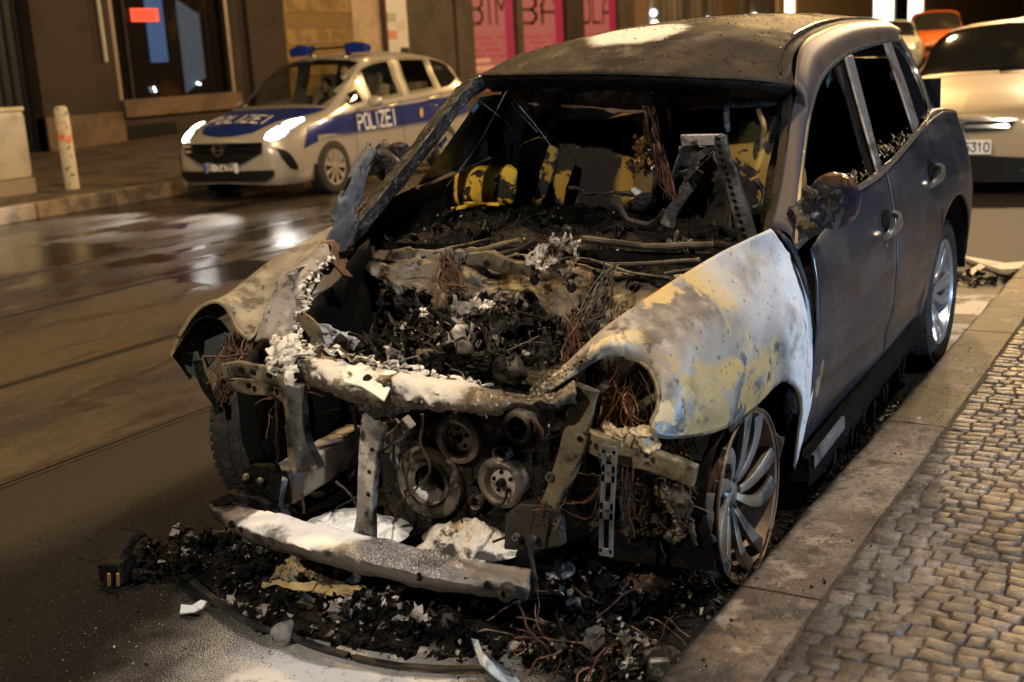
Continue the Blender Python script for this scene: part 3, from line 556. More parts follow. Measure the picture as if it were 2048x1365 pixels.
b = MB().box((FX-.30, 17.25, 3.08), (.008, .42, .15)); nt_ = b.build('notice', m_redn, wd); 
b = MB()
for r in range(3): b.box((FX-.288, 17.22, 3.15-r*.07), (.003, .33, .012))
b.build('notice_text', mat('notice_text', (.25, .01, .01), .6), nt_)
m_led = mat('small_lit_spot', (.9, .9, 1), .3, emit=((.7, .85, 1), 5))
b = MB()
for y, z in ((17.28, 1.42), (17.31, 1.35), (18.7, 1.47), (18.77, 1.44)): b.ball((FX-.31, y, z), .022, 5)
b.build('display_light', m_led, wd)
MB().tube([(FX+.1, 15.55, 7), (FX+.1, 15.6, 2.05)], .045, 8).build('downpipe', mat('pale_pipe', (.5, .46, .38), .5), B1)
# banded stone building with entrance
m_olive = mat('banded_sandstone', (.34, .22, .075), .8, 0, [dict(c=(.2, .13, .05), s=1.5, r=(.45, .6))], (16, .4, .02)); m_oliveD = mat('banded_sandstone_dark', (.22, .14, .05), .8, 0, (), (16, .4, .02)); m_beige = mat('beige_render', (.50, .38, .27), .8, 0, [dict(c=(.4, .3, .2), s=2, r=(.45, .65))])
B2 = based('banded_building', (FX, 24, .2), 'sandstone building with pale banded courses right behind the police car roof', 'building')
for i in range(16): vpier(21.76, 24.6, .2+i*.42, .2+i*.42+.415, m_olive if i % 2 else m_oliveD, 'stone_course', B2, .03*(i % 2))
vpier(24.6, 25.9, .2, 8, m_beige, 'wall', B2, .06); vpier(25.9, 26.05, .2, 8, m_rust, 'pipe', B2, .2, .1); vpier(26.05, 27.35, .2, 8, m_beige, 'wall', B2)
pp = vpier(26.15, 27.3, 1.3, 5, m_plate, 'notice_board', B2, .03, .02)
for y, z, c in ((26.7, 2.15, (.7, .66, .58)), (27.05, 2.0, (.02, .02, .02)), (26.6, 1.75, (.35, .03, .04)), (27.05, 1.72, (.6, .3, .28)), (26.5, 3.0, (.5, .45, .35)), (26.95, 2.75, (.65, .6, .5)), (26.5, 2.5, (.72, .3, .2))):
    MB().box((FX+.035, y, z), (.004, .22, .13)).build('flyer', mat('flyer', c, .7), pp)
# dark shop with pink posters
m_dgrey = mat('dark_grey_render', (.085, .065, .052), .75, 0, [dict(c=(.06, .045, .036), s=1, r=(.45, .6))])
m_pink = mat('pink_poster', (.36, .13, .16), .5, emit=((.8, .22, .28), .035)); m_ink = mat('poster_ink', (.10, .03, .04), .6); m_mag = mat('magenta_poster', (.26, .02, .07), .5, emit=((.6, .02, .12), .06))
B3 = based('poster_shop', (FX, 34, .2), 'dark grey shop building with pink posters in three windows', 'building')
vpier(27.36, 29.9, .2, 8, m_dgrey, 'wall', B3, .02); vpier(29.9, 30.9, .2, 8, m_dgrey, 'pilaster', B3, .12); vpier(27.4, 43.5, 4.6, 8, m_dgrey, 'wall', B3, .03)
for y0, y1, txt in ((30.95, 33.75, 'BIM'), (34.2, 37.4, 'BA'), (38.9, 41.9, 'OLA')):
    W_ = vpier(y0, y1, .4, 4.6, m_pink, 'window', B3, -.05, .04)
    vpier(y0+(y1-y0)*.80, y1-.02, .4, 4.6, m_mag, 'poster_edge', B3, -.035, .02)
    t = MB(); yw = (y1-y0)*.82; text(t, txt, lambda a, b_: V3(FX-.044, y0+.08+yw*a, 2.82+.92*b_), .8); t.build('poster_lettering', m_ink, W_)
    t = MB()
    for r in range(4): 
        for i in range(8):
            if (i*7+r*3) % 5: t.box((FX-.046, y0+.15+yw*i/8.5, 2.35-r*.2), (.002, .1, .045))
    t.build('poster_text', mat('poster_text', (.45, .05, .09), .6), W_)
    t = MB().box((FX-.044, y0+.6, 1.62), (.003, .5, .07)); t.box((FX-.044, y0+.75, 1.36), (.003, .65, .09)); t.build('poster_label', mat('poster_label', (.75, .45, .42), .6), W_)
for y0, y1 in ((33.78, 34.18), (37.43, 38.87), (41.93, 43.4)): vpier(y0, y1, .2, 4.7, m_dgrey if y0 != 37.43 else m_brown, 'pilaster', B3, .10)
vpier(27.4, 43.5, .2, .42, m_sill, 'plinth', B3, .06)
# curtained shop and lit far end
m_pier = mat('grey_brown_render', (.20, .13, .085), .75); m_curt = mat('grey_curtain', (.30, .26, .22), .8, 0, [dict(c=(.07, .06, .05), s=3, r=(.42, .58), st=(.1, 2.5, .05))]); m_warmwin = mat('lit_shop_window', (.8, .7, .5), .5, emit=((1, .90, .72), 1.3)); m_coolwin = mat('cool_lit_window', (.5, .6, .8), .4, emit=((.6, .75, 1), 1.2)); m_cream = mat('cream_render', (.62, .43, .24), .8)
B4 = based('curtained_shop', (FX, 52, .2), 'shop with grey striped curtains behind the roof of the burnt car', 'building')
for y0, y1 in ((43.5, 44.8), (53.4, 55.5)): vpier(y0, y1, .2, 8, m_pier, 'pilaster', B4, .08)
vpier(43.5, 62, 4.6, 8, m_pier, 'wall', B4); vpier(44.8, 53.4, .3, 4.6, m_curt, 'window', B4, -.1, .05); vpier(55.5, 62, .3, 4.6, m_curt, 'window', B4, -.1, .05)
for y, z, m_ in ((45.5, 3.2, m_coolwin), (45.6, 2.75, m_warmwin), (51.7, 2.9, m_coolwin), (58.3, 3.1, m_warmwin), (58.3, 2.6, m_warmwin)): MB().ball((FX+.02, y, z), .16, 6).build('lit_lamp', m_, B4)
for y in (48.9, 51.3, 57.3): vpier(y, y+.35, .3, 4.6, m_dgrey, 'window_frame', B4, .02, .1)
B5 = based('cream_building', (FX, 85, .2), 'cream building with brightly lit shop windows at the far end of the street', 'building')
for y0, y1, m_, d in ((62, 63, m_cream, .1), (63, 65.2, m_warmwin, -.1), (65.2, 66, m_cream, 0), (66, 82.5, m_cream, 0), (82.5, 98, m_warmwin, -.1), (98, 150, m_cream, 0)): vpier(y0, y1, .2, 5, m_, 'window' if m_ is m_warmwin else 'wall', B5, d)
vpier(62, 150, 5, 9, m_cream, 'wall', B5, .02); vpier(88.5, 92.5, .2, 5, m_shop, 'door', B5, .05); vpier(62, 82, .2, 1.0, m_pier, 'plinth', B5, .12)
# far cross facade that closes the street
B6 = based('end_building', (10, 150, 0), 'dark facade closing the far end of the street', 'building'); MB().box((5, 152, 5), (60, 1, 6)).build('wall', m_pier, B6, smooth=False)
# ------------------------------------------------------------------ bollard and cabinet on the far pavement
P = based('bollard', (-11.5, 7.86, .2), 'leaning white bollard with orange graffiti beside the utility cabinet', 'bollard')
m_boll = mat('weathered_white_bollard', (.50, .43, .28), .7, 0, [dict(c=(.62, .16, .04), s=5, r=(.46, .56), m=[('z', .62, .70, .1, 5), ('z', .95, .86, .1, 5)]), dict(c=(.12, .09, .06), s=16, r=(.56, .66)), dict(c=(.2, .18, .14), s=7, r=(.5, .6), m=[('z', .95, 1.05)])], (30, .4, .01))
base = U(145, 378, 'z', .2); top = base+V3(-.02, 0, 1.12); P.location = base
b = MB().lathe([(.001, 0), (.098, 0), (.10, .3), (.098, 1.04), (.088, 1.10), (.06, 1.13), (.001, 1.135)], base, top-base, 24); b.build('post', m_boll, P)
m_cab = mat('utility_cabinet_grp', (.50, .42, .28), .38, 0, [dict(c=(.40, .33, .2), s=3, r=(.45, .65))])
cb = U(75, 385, 'z', .2); P = based('utility_cabinet', (cb[0], cb[1], .2), 'pale ribbed utility cabinet at the left edge on a concrete base', 'cabinet')
w_ = .95; P.location = (cb[0]-.25, cb[1]-w_/2, .2)
MB().box((cb[0]-.25, cb[1]-w_/2, .30), (.25, w_/2, .105)).build('base', mat('concrete_base', (.25, .19, .13), .8), P, bevel=.01)
b = MB().box((cb[0]-.25, cb[1]-w_/2-.02, .86), (.235, w_/2-.02, .45))
b.build('body', m_cab, P, bevel=.02)
b = MB()
for i in range(22): b.box((cb[0]-.013, cb[1]-w_+.05+i*.0405, .84), (.008, .010, .40))
b.build('ribs', m_cab, P, bevel=.003); MB().box((cb[0]-.25, cb[1]-w_/2-.02, 1.33), (.255, w_/2, .03)).build('lid', m_cab, P, bevel=.015)
# ================================================================== THE BURNT CAR
RG = random.Random(11)
WR = based('burnt_car', (0, 0, 0), 'burnt out grey off-roader parked at the kerb with its front end destroyed by fire', 'car')
m_roof = mat('sooty_roof_paint', (.034, .024, .017), .58, .0, [
    dict(c=(.014, .011, .009), s=2.4, r=(.44, .60), rough=.7, d=10), dict(c=(.055, .040, .029), s=7, r=(.54, .68), rough=.5, d=10), dict(c=(.010, .008, .007), s=14, r=(.54, .62), m=[('y', 2.2, 1.3)]),
    dict(c=(.012, .010, .009), s=3.5, r=(.40, .56), m=[('c', (-.05, 1.30, 1.66), .75, .35, .25, 3)], rough=.7),
    dict(c=(.13, .10, .075), s=6, r=(.42, .6), m=[('c', (-.05, 1.50, 1.70), .48, .24, .15, 3)], rough=.85),
    dict(c=(.010, .008, .007), m=[('c', (-.05, 1.46, 1.70), .34, .27, .06, 5)], s=5, r=(.4, .52)), dict(c=(.62, .55, .46), m=[('c', (-.05, 1.46, 1.70), .25, .17, .10, 5)], rough=.95),
    dict(c=(.008, .007, .006), s=8, r=(.48, .6), m=[('y', 1.20, 1.08, .08, 4)], rough=.8),
    dict(c=(.02, .016, .012), s=60, r=(.62, .68))], (90, .25, .004), (4, .15, .01), spec=.2)
m_paint = mat('grey_metallic_paint', (.021, .028, .043), .40, .25, [
    dict(c=(.040, .038, .041), s=1.6, r=(.40, .62), m=[('z', .62, .85, .12, 2)], rough=.42),
    dict(c=(.05, .05, .062), s=2.2, r=(.5, .66), rough=.30), dict(c=(.016, .016, .02), s=2.2, r=(.50, .64), st=(1, .6, 3), a=.8, o=20), dict(c=(.15, .13, .115), s=160, d=2, r=(.66, .70), rough=.8), dict(c=(.085, .075, .068), s=3, r=(.52, .68), st=(1, .5, 2.5), a=.6, rough=.6),
    dict(c=(.33, .25, .17), s=2.6, r=(.66, .70), m=[('y', 1.0, .7)])], (160, .12, .002), (3, .06, .01), coat=.35)
m_pillar = mat('purple_shaded_pillar', (.026, .027, .045), .6, .0, [dict(c=(.075, .056, .042), m=[('z', 1.38, 1.55, .06, 3)], rough=.45), dict(c=(.03, .03, .04), s=3, r=(.55, .7))], (160, .12, .002), spec=.3)  # bluish purple side shading under a brown top is put into the colour
m_trimal = mat('brushed_window_trim', (.55, .52, .48), .25, .9, [dict(c=(.2, .17, .14), s=12, r=(.55, .7), rough=.6)])
m_fendL = mat('heat_blistered_fender', (.30, .26, .22), .52, .12, [
    dict(c=(.11, .135, .15), s=3.0, r=(.40, .53), m=[('z', .84, .66, .12, 2)], rough=.38, metal=.4),
    dict(c=(.10, .085, .07), s=3.6, r=(.50, .62), m=[('z', .80, .92, .1, 3)]),
    dict(c=(.40, .29, .13), s=4.6, r=(.53, .57), w=.5, o=1.7, m=[('y', .32, .18)], rough=.6),
    dict(c=(.44, .31, .12), s=3.2, r=(.54, .58), w=.5, o=12.2, m=[('y', .3, .15)], rough=.6),
    dict(c=(.10, .13, .15), s=9, r=(.57, .64), o=4, m=[('z', .86, .70)], rough=.35, metal=.5),
    dict(c=(.05, .035, .022), s=9, r=(.50, .58), m=[('y', -.30, -.42, .08, 6)], rough=.7),
    dict(c=(.55, .44, .28), s=16, r=(.53, .57), w=.6, m=[('y', -.36, -.44, .06, 8)], rough=.8),
    dict(c=(.46, .43, .41), s=4, r=(.34, .56), m=[('y', -.12, .18, .15, 3), ('z', .66, .84, .1, 4)], rough=.9),
    dict(c=(.60, .60, .61), s=3, r=(.38, .5), m=[('y', .26, .42, .10, 4)], rough=.92),
    dict(c=(.10, .11, .13), s=6, r=(.56, .64), m=[('y', .40, .50), ('z', .9, .75)], st=(1, 3, .5)),
    dict(c=(.03, .026, .02), s=55, r=(.62, .68), a=.8)], (130, .5, .003), (24, .25, .006))
m_fendR = mat('scorched_right_fender', (.25, .23, .18), .6, .1, [dict(c=(.15, .13, .10), s=5, r=(.45, .6)), dict(c=(.02, .018, .014), s=26, r=(.54, .64), m=[('y', .1, -.1, .2, 4)]), dict(c=(.40, .34, .24), s=9, r=(.55, .68)), dict(c=(.06, .05, .04), s=7, r=(.55, .66))], (120, .6, .004))
m_cross = mat('foam_covered_crossmember', (.12, .095, .065), .5, .3, [dict(c=(.02, .017, .014), s=6, r=(.48, .62)), dict(c=(.30, .24, .16), s=10, r=(.56, .68)), dict(c=(.66, .62, .56), s=9, r=(.60, .52), m=[('u', .10, .45), ('x', .46, .30, .05, 5)], rough=.95), dict(c=(.5, .46, .42), s=80, r=(.60, .66), m=[('x', .7, .5)])], (40, .5, .008), (12, .5, .02))
m_beam = mat('powdered_bumper_beam', (.13, .115, .105), .55, .3, [dict(c=(.03, .025, .022), s=5, r=(.46, .6)), dict(c=(.22, .20, .18), s=12, r=(.55, .7)), dict(c=(.78, .76, .74), s=300, d=2, r=(.57, .62), m=[('u', .3, .7), ('c', (.26, -.83, .31), .25, .08, .14, 7)], rough=.95), dict(c=(.80, .78, .76), s=5, r=(.66, .50), m=[('u', .3, .7), ('c', (-.14, -.82, .33), .26, .19, .10, 9)], rough=.95)], (60, .5, .006))
# ---- roof
R0 = UL('y', 0, (957, 152, 1.12), (1100, 150, 1.04), (1250, 150, 1.0), (1400, 156, 1.05), (1500, 161, 1.12), (1589, 170, 1.25))
rows = [R0, [(-.66, 1.28, 1.585), (-.3, 1.2, 1.615), (0, 1.17, 1.62), (.3, 1.2, 1.59), (.63, 1.38, 1.535)], [(-.655, 1.5, 1.635), (-.3, 1.45, 1.685), (0, 1.43, 1.695), (.3, 1.45, 1.675), (.605, 1.55, 1.60)], [(-.65, 1.95, 1.675), (-.3, 1.95, 1.73), (0, 1.95, 1.745), (.3, 1.95, 1.735), (.59, 1.95, 1.665)],
        [(-.64, 2.5, 1.69), (-.3, 2.5, 1.745), (0, 2.5, 1.76), (.3, 2.5, 1.75), (.585, 2.5, 1.70)], [(-.62, 3.2, 1.68), (-.3, 3.2, 1.73), (0, 3.2, 1.74), (.3, 3.2, 1.735), (.57, 3.2, 1.69)], [(-.56, 3.65, 1.6), (0, 3.7, 1.65), (.53, 3.6, 1.62)], [(-.55, 3.8, 1.5), (0, 3.86, 1.52), (.56, 3.74, 1.52)]]
GR = grid(rows, 60, 70); ROOF = MB().grid(GR).build('roof', m_roof, WR, solid=.004, edge=0)
b = MB()                                                     # roof ditch strip, seams
e = [GR[i, int(59*.955)]+V3(0, 0, .004) for i in range(14, 62, 3)]
b.beam(e, .022, .012, (1, 0, 0)); b.build('roof_strip', m_trimal, ROOF)
b = MB(); b.beam([p+V3(-.026, 0, .001) for p in e], .014, .006, (1, 0, 0)); b.tube([GR[i, int(59*.955)]+V3(.02, 0, .001) for i in range(2, 66, 3)], .005, 5)
for r_ in (34, 44, 52): b.tube([GR[r_, j]+V3(0, 0, .001) for j in range(4, 55, 3)], .004, 4)
b.build('roof_seam', m_black, ROOF)
m_drop = mat('water_drop', (.10, .08, .06), .03, 0, coat=1, spec=1)
b = MB()
for _ in range(900):
    i, j = RG.randint(1, 60), RG.randint(1, 57); p = GR[i, j]; r = RG.uniform(.0018, .0052)
    if abs(p[0]+.13) < .22 and p[1] < 1.6: continue
    b.ball(p+V3(RG.uniform(-.01, .01), RG.uniform(-.01, .01), .002), r, 4, (1, 1, .6))
b.build('water_drops', m_drop, ROOF, kind='stuff')
b = MB()
for _ in range(160):
    i, j = RG.randint(0, 30), RG.randint(2, 57); p = GR[i, j]; r = RG.uniform(.002, .006); b.ball(p+V3(0, 0, .002), r, 3, (1.3, 1, .5))
b.build('soot_flakes', m_char, ROOF, kind='stuff')
# ---- side: cant rail and A pillar (left side of the car)
edge = UL('x', 0, (1541, 455, .80), (1556, 392, .775), (1568, 320, .74), (1580, 235, .69), (1587, 185, .655))+[GR[0, -1], GR[10, -1], GR[20, -1], GR[30, -1], GR[40, -1], GR[50, -1], GR[58, -1]]
chrome = UL('x', 0, (1591, 495, .90), (1597, 400, .855), (1607, 300, .79), (1621, 215, .735), (1645, 150, .69), (1690, 109, .67), (1730, 93, .665), (1767, 83, .66), (1796, 80, .66))
A = crs(edge, 60); B = crs(chrome, 60); t_ = np.linspace(0, 1, 60)
mid = (A+B)/2; mid[:, 0] += .018; mid[:, 2] += .012
CANT = MB().grid(np.array([crs([A[i], mid[i], B[i]], 9) for i in range(60)])).build('cant_rail', m_pillar, WR, solid=.004, edge=0)
# mirrored simple strip on the far side
A2 = np.array([GR[i, 0] for i in range(0, 66, 5)]); MB().grid(np.array([[p, p+V3(-.045, 0, -.03), p+V3(-.07, 0, -.10)] for p in A2])).build('cant_rail', m_roof, WR, solid=.004)
belt_px = [(1591, 495, .90), (1640, 445, .92), (1697, 389, .925), (1759, 348, .925), (1821, 281, .905), (1854, 240, .87)]
TR = MB(); TR.beam(crs(chrome, 40)+V3(.003, 0, -.002), .012, .016, (1, 0, 0)); TR.build('window_trim', m_trimal, CANT)
dp = UL('x', 0, (1796, 80, .66), (1815, 110, .69), (1835, 150, .74), (1848, 185, .79), (1856, 215, .83), (1854, 240, .87))
TR = MB(); TR.beam(crs(dp, 20)+V3(.003, 0, 0), .012, .014, (1, 0, 0)); bl = UL('x', 0, *belt_px); TR.beam(crs(bl, 40)+V3(.004, 0, .002), .016, .020, (1, 0, 0)); TR.build('window_trim', m_trimal, WR)
# ---- flank
TOP = [(.57, .955), (.85, 1.02), (1.14, 1.068), (1.6, 1.11), (2.2, 1.17), (2.73, 1.235), (3.0, 1.25), (3.3, 1.235), (3.6, 1.16), (3.78, 1.05), (3.88, .9)]
def XF(y, z):
    x = np.interp(z, [.15, .25, .35, .5, .7, .85, .95, 1.05, 1.15, 1.3], [.84, .885, .93, .955, .972, .968, .952, .932, .905, .86])
    x += .02*math.exp(-((y-2.95)/.45)**2)*math.exp(-((z-.95)/.2)**2)
    x -= .012*math.exp(-((z-.42)/.05)**2)*(1 if .7 < y < 2.3 else 0)
    if y > 3.2: x -= .30*((y-3.2)/.68)**2.4
    return x
yy = np.linspace(.575, 3.88, 150); cols = []
for y in yy:
    zt = np.interp(y, [a for a, _ in TOP], [c for _, c in TOP]); zb = np.interp(y, [.57, .76, 1.5, 2.3, 3.3, 3.88], [.19, .215, .285, .36, .42, .5]); dy = y-2.865
    if abs(dy) < .475: zb = max(zb, .385+math.sqrt(.475**2-dy*dy)*.98)
    cols.append([V3(XF(y, z), y, z) for z in zb+(zt-zb)*np.linspace(0, 1, 22)])
cols = np.array(cols)
i1 = int(np.argmin(abs(yy-1.67))); i2 = int(np.argmin(abs(yy-2.56)))
m_pd = m_paint
D1 = MB().grid(cols[:i1+1]).build('front_door', m_pd, WR, solid=.006, edge=0); D2 = MB().grid(cols[i1+1:i2+1]-V3(0, .0, 0)).build('rear_door', m_pd, WR, solid=.006, edge=0); Q3 = MB().grid(cols[i2:]).build('rear_quarter', m_pd, WR, solid=.006, edge=0)
b = MB(); b.tube([V3(XF(yy[i2]+.008*0, p[2])+.001, yy[i2], p[2]) for p in cols[i2][::3]], .0035, 5); b.build('door_gap', m_black, Q3)
b = MB(); rk = [V3(XF(y, .33)-.01, y, np.interp(y, [.6, 2.3], [.155, .31])) for y in np.linspace(.62, 2.34, 30)]; b.beam(rk, .05, .12, (1, 0, 0)); b.jit(.012, 9).build('sill', m_black, WR, bevel=.004)
b = MB(); b.beam([V3(.945, y, np.interp(y, [.6, 2.3], [.20, .34])) for y in np.linspace(.62, 1.0, 6)], .012, .05, (1, 0, 0)); b.build('sill_trim', m_grey, WR)
# arch lip and liner rear
for cy, cz, R_, nm in ((2.865, .385, .475, 'rear'),):
    a_ = np.linspace(.05, math.pi-.05, 30)
    b = MB(); b.grid(np.array([[V3(x, cy+R_*math.cos(t), cz+R_*.98*math.sin(t)) for x in (.945, .80, .55)] for t in a_])); b.grid(np.array([[V3(.56, cy+r*math.cos(t), cz+r*math.sin(t)) for r in (0, R_)] for t in a_])); b.build('wheel_arch_liner', m_black, WR)
# rear quarter over the window, D pillar, tail
C2 = UL('x', 0, (1786, 58, .60), (1806, 86, .62), (1826, 124, .65), (1846, 172, .69), (1862, 206, .74), (1880, 226, .80))
A = crs(dp, 16); B = crs(C2, 16); B[-1] = V3(.80, 3.3, 1.24)
b = MB().grid(np.array([crs([A[i], (A[i]+B[i])/2+V3(.012, 0, .004), B[i]], 6) for i in range(16)])); b.build('rear_pillar', m_pillar, WR, solid=.004, edge=0)
tl = [V3(XF(3.88, z), 3.88, z) for z in (.5, .7, .9)]
b = MB().grid(np.array([crs([p, V3(p[0]*.5, 3.97, p[2]), V3(0, 4.0, p[2]), V3(-p[0]*.5, 3.97, p[2]), V3(-p[0], 3.88, p[2])], 12) for p in tl]+[crs([V3(.80, 3.3+.45, 1.1), V3(.4, 3.92, 1.1), V3(0, 3.95, 1.1), V3(-.4, 3.92, 1.1), V3(-.80, 3.75, 1.1)], 12), crs([V3(.72, 3.45, 1.24), V3(.36, 3.85, 1.25), V3(0, 3.88, 1.25), V3(-.36, 3.85, 1.25), V3(-.72, 3.6, 1.25)], 12), crs([V3(.56, 3.74, 1.5), V3(0, 3.86, 1.52), V3(-.56, 3.8, 1.5)], 12)])); b.build('tailgate', m_paint, WR, solid=.004)
b = MB().grid(np.array([[V3(XF(y, z), y, z) for z in (np.interp(y, [a for a, _ in TOP], [c for _, c in TOP]),)]+[V3(.80-.1*(y-2.7), y, np.interp(y, [2.7, 3.0, 3.45], [1.24, 1.27, 1.25]))] for y in np.linspace(2.7, 3.75, 14)])); b.build('shoulder', m_paint, WR, solid=.004)
# far flank (simplified but real)
fl = np.array([[V3(-p[0], p[1], p[2]) for p in c[::3]] for c in cols[::4]]); MB().grid(fl[:, ::-1]).build('far_side', m_paint, WR, solid=.006)
# ---- pillars between the windows, quarter glass, shards, handles
def quad(ps, mat_, nm, par, th=.02, d=(1, 0, 0)): return MB().poly(UL('x', 0, *ps), th, d).build(nm, mat_, par, bevel=.003)
pb_ = [(1686, 114, .668), (1701, 110, .67), (1722, 200, .76), (1759, 333, .925), (1752, 350, .925), (1727, 262, .85), (1702, 172, .75)]
B_ = quad(pb_, m_grey, 'door_pillar', WR, .012); pc = [(1765, 88, .66), (1778, 86, .66), (1808, 170, .77), (1833, 247, .88), (1825, 268, .9), (1797, 180, .8)]; quad(pc, m_grey, 'door_pillar', WR, .012)
b = MB().poly(UL('x', 0, (1668, 125, .672), (1684, 118, .665), (1702, 175, .745), (1727, 262, .845), (1752, 350, .92), (1742, 352, .91), (1722, 290, .865), (1698, 200, .77)), -.012, (1, 0, 0)); b.build('window_channel', m_black, WR)
m_teal = mat('broken_window_glass', (.05, .11, .11), .08, 0, [dict(c=(.3, .38, .36), s=30, r=(.6, .66))], coat=.5)
b = MB(); ga = UL('x', 0, (1668, 128, .66), (1684, 140, .68), (1700, 190, .745), (1720, 262, .83), (1738, 345, .90)); 
for i in range(46):
    t = i/45; p = crs(ga, 46)[i]; w = .012+.010*abs(nz((0, t*9, 0), 1)); b.poly([p, p+V3(-.006, -w*RG.uniform(.4, 1.6), -.006), p+V3(0, -.004, -.022)], .004, (1, 0, 0))
for px, py in ((1672, 132), (1678, 136), (1660, 140), (1655, 150)): p = U(px, py, 'x', .665); b.poly([p, p+V3(0, -.03, -.02), p+V3(0, -.012, -.055), p+V3(0, .02, -.03)], .004, (1, 0, 0))
b.build('broken_glass', m_teal, WR)
quad([(1780, 88, .655), (1794, 84, .652), (1812, 112, .68), (1833, 153, .735), (1846, 188, .785), (1851, 222, .84), (1833, 244, .87), (1808, 168, .765)], mat('quarter_glass', (.012, .012, .016), .04, coat=.6), 'quarter_window', WR, .004)
b = MB()
for _ in range(240):                                         # crumbled glass and burnt trim on the window sills
    t = RG.random(); px, py = ((1700+45*t, 385-38*t) if RG.random() < .35 else (1757+68*t, 350-80*t)); p = U(px, py, 'x', .90)+V3(RG.uniform(-.09, 0), RG.uniform(-.03, .03), RG.uniform(-.035, .028)); s = RG.uniform(.005, .016)
    b.poly([p, p+V3(RG.uniform(-s, s), s, RG.uniform(-s, s)), p+V3(RG.uniform(-s, s), RG.uniform(-s, s), s)], .003)
b.build('glass_crumbs', mat('glass_crumbs', (.40, .33, .2), .3, 0, [dict(c=(.04, .03, .02), s=30, r=(.45, .55))]), WR, smooth=False, kind='stuff')
for px, py, xx in ((1772, 452, .965), (1862, 352, .95)):
    p = U(px, py, 'x', xx); s = .9 if px > 1800 else 1
    MB().ball(p+V3(.000, .0, .02), .06, 8, (.16, .8, .8)).build('handle_recess', m_black, D1 if px < 1800 else D2)
    MB().beam(crs([p+V3(.004, -.045, -.045), p+V3(.03, -.035, -.022), p+V3(.045, .03, .0), p+V3(.036, .075, .028), p+V3(.004, .085, .035)], 12), .018, .030, (1, 0, 0)).build('door_handle', m_trimal, D1 if px < 1800 else D2)
    MB().ball(p+V3(.006, -.01, -.075), .012, 5, (.4, 1, 1)).build('lock_cylinder', m_trimal, D1 if px < 1800 else D2)
# door mirror (melted glass side, purple shell)
MC = U(1668, 402, 'x', 1.03)
b = MB().ball(MC, .092, 14, (.92, .85, 1.0)); b.v = [(x, y, z) if y > MC[1]-.03 else (x+.02*nz((x, y, z), 12), MC[1]-.03+.015*nz((x, y, z), 22), z+.02*nz((x, y, z), 9)) for x, y, z in b.v]
MI = b.build('wing_mirror', mat('mirror_shell', (.022, .02, .05), .22, .3, [dict(c=(.16, .09, .05), m=[('z', MC[2]+.03, MC[2]+.08, .03, 8)])], coat=.8), WR)
b = MB()
for _ in range(50): a = RG.uniform(0, 6.28); r = .072*math.sqrt(RG.random()); b.ball(MC+V3(r*.8*math.cos(a)-.026, -.030, r*math.sin(a)), RG.uniform(.008, .018), 5, (1, .4, 1.3))
b.jit(.012, 24).build('melted_mirror_glass', m_gloss, MI)
b = MB().tube(crs([MC+V3(-.03, .01, -.07), MC+V3(-.08, .0, -.10), U(1592, 425, 'x', .87)], 8), [.022]*4+[.02, .02, .025, .035], 8); b.tube(crs([U(1598, 452, 'x', .90), U(1640, 448, 'x', .97), U(1680, 445, 'x', 1.02)], 8), [.03, .026, .02, .02, .018, .018, .02, .02], 8); b.jit(.008, 14).build('mirror_arm', m_gloss, MI)
MB().poly(UL('x', 0, (1592, 492, .90), (1596, 400, .86), (1606, 400, .862), (1625, 455, .91)), .01, (1, 0, 0)).build('mirror_base', m_pillar, WR)
# panel between the screen pillar and the door
b = MB().grid(np.array([UL('x', 0, (1541, 457, .80), (1560, 462, .86), (1591, 493, .90)), UL('x', 0, (1542, 462, .80), (1566, 478, .87), (1598, 515, .925)), UL('x', 0, (1560, 480, .84), (1585, 505, .90), (1612, 560, .95)), UL('x', 0, (1585, 520, .90), (1606, 560, .93), (1624, 620, .962))])); b.build('scuttle_side', m_paint, WR, solid=.004)
# ---- left front fender
FC = [[('z', 1056, 797, .725), ('z', 1066, 801, .72), ('z', 1076, 800, .715)],
      [('z', 1092, 762, .755), ('z', 1104, 770, .755), ('z', 1112, 775, .75)],
      [('z', 1130, 731, .79), ('z', 1140, 742, .79), ('z', 1150, 750, .78)],
      [('z', 1200, 664, .87), ('z', 1208, 690, .86), ('y', 1215, 713, -.45)],
      [('z', 1240, 634, .91), ('x', 1265, 680, .755), ('x', 1290, 728, .79)],
      [('z', 1280, 606, .94), ('x', 1328, 680, .83), ('x', 1334, 745, .855), ('x', 1321, 795, .85)],
      [('z', 1310, 586, .955), ('x', 1368, 660, .87), ('x', 1385, 755, .905), ('x', 1352, 830, .89), ('x', 1303, 866, .85)],
      [('z', 1340, 566, .97), ('x', 1410, 640, .885), ('x', 1435, 740, .925), ('x', 1412, 822, .925), ('x', 1370, 873, .90)],
      [('z', 1380, 541, .99), ('x', 1460, 620, .90), ('x', 1490, 710, .94), ('x', 1478, 785, .945), ('x', 1450, 855, .93)],
      [('z', 1420, 517, 1.01), ('x', 1505, 590, .905), ('x', 1545, 680, .945), ('x', 1537, 760, .952), ('x', 1510, 812, .945)],
      [('z', 1455, 498, 1.025), ('x', 1535, 565, .905), ('x', 1580, 655, .945), ('x', 1580, 725, .955), ('x', 1562, 763, .95)],
      [('z', 1490, 482, 1.035), ('x', 1560, 545, .90), ('x', 1603, 635, .945), ('x', 1608, 710, .955), ('x', 1590, 772, .95)],
      [('z', 1520, 468, 1.045), ('x', 1580, 532, .90), ('x', 1618, 615, .945), ('x', 1622, 710, .955), ('x', 1603, 815, .95)],
      [('z', 1540, 459, 1.05), ('x', 1590, 525, .90), ('x', 1625, 608, .945), ('x', 1629, 700, .955), ('x', 1624, 790, .95), ('x', 1608, 860, .93), ('x', 1587, 942, .90)]]
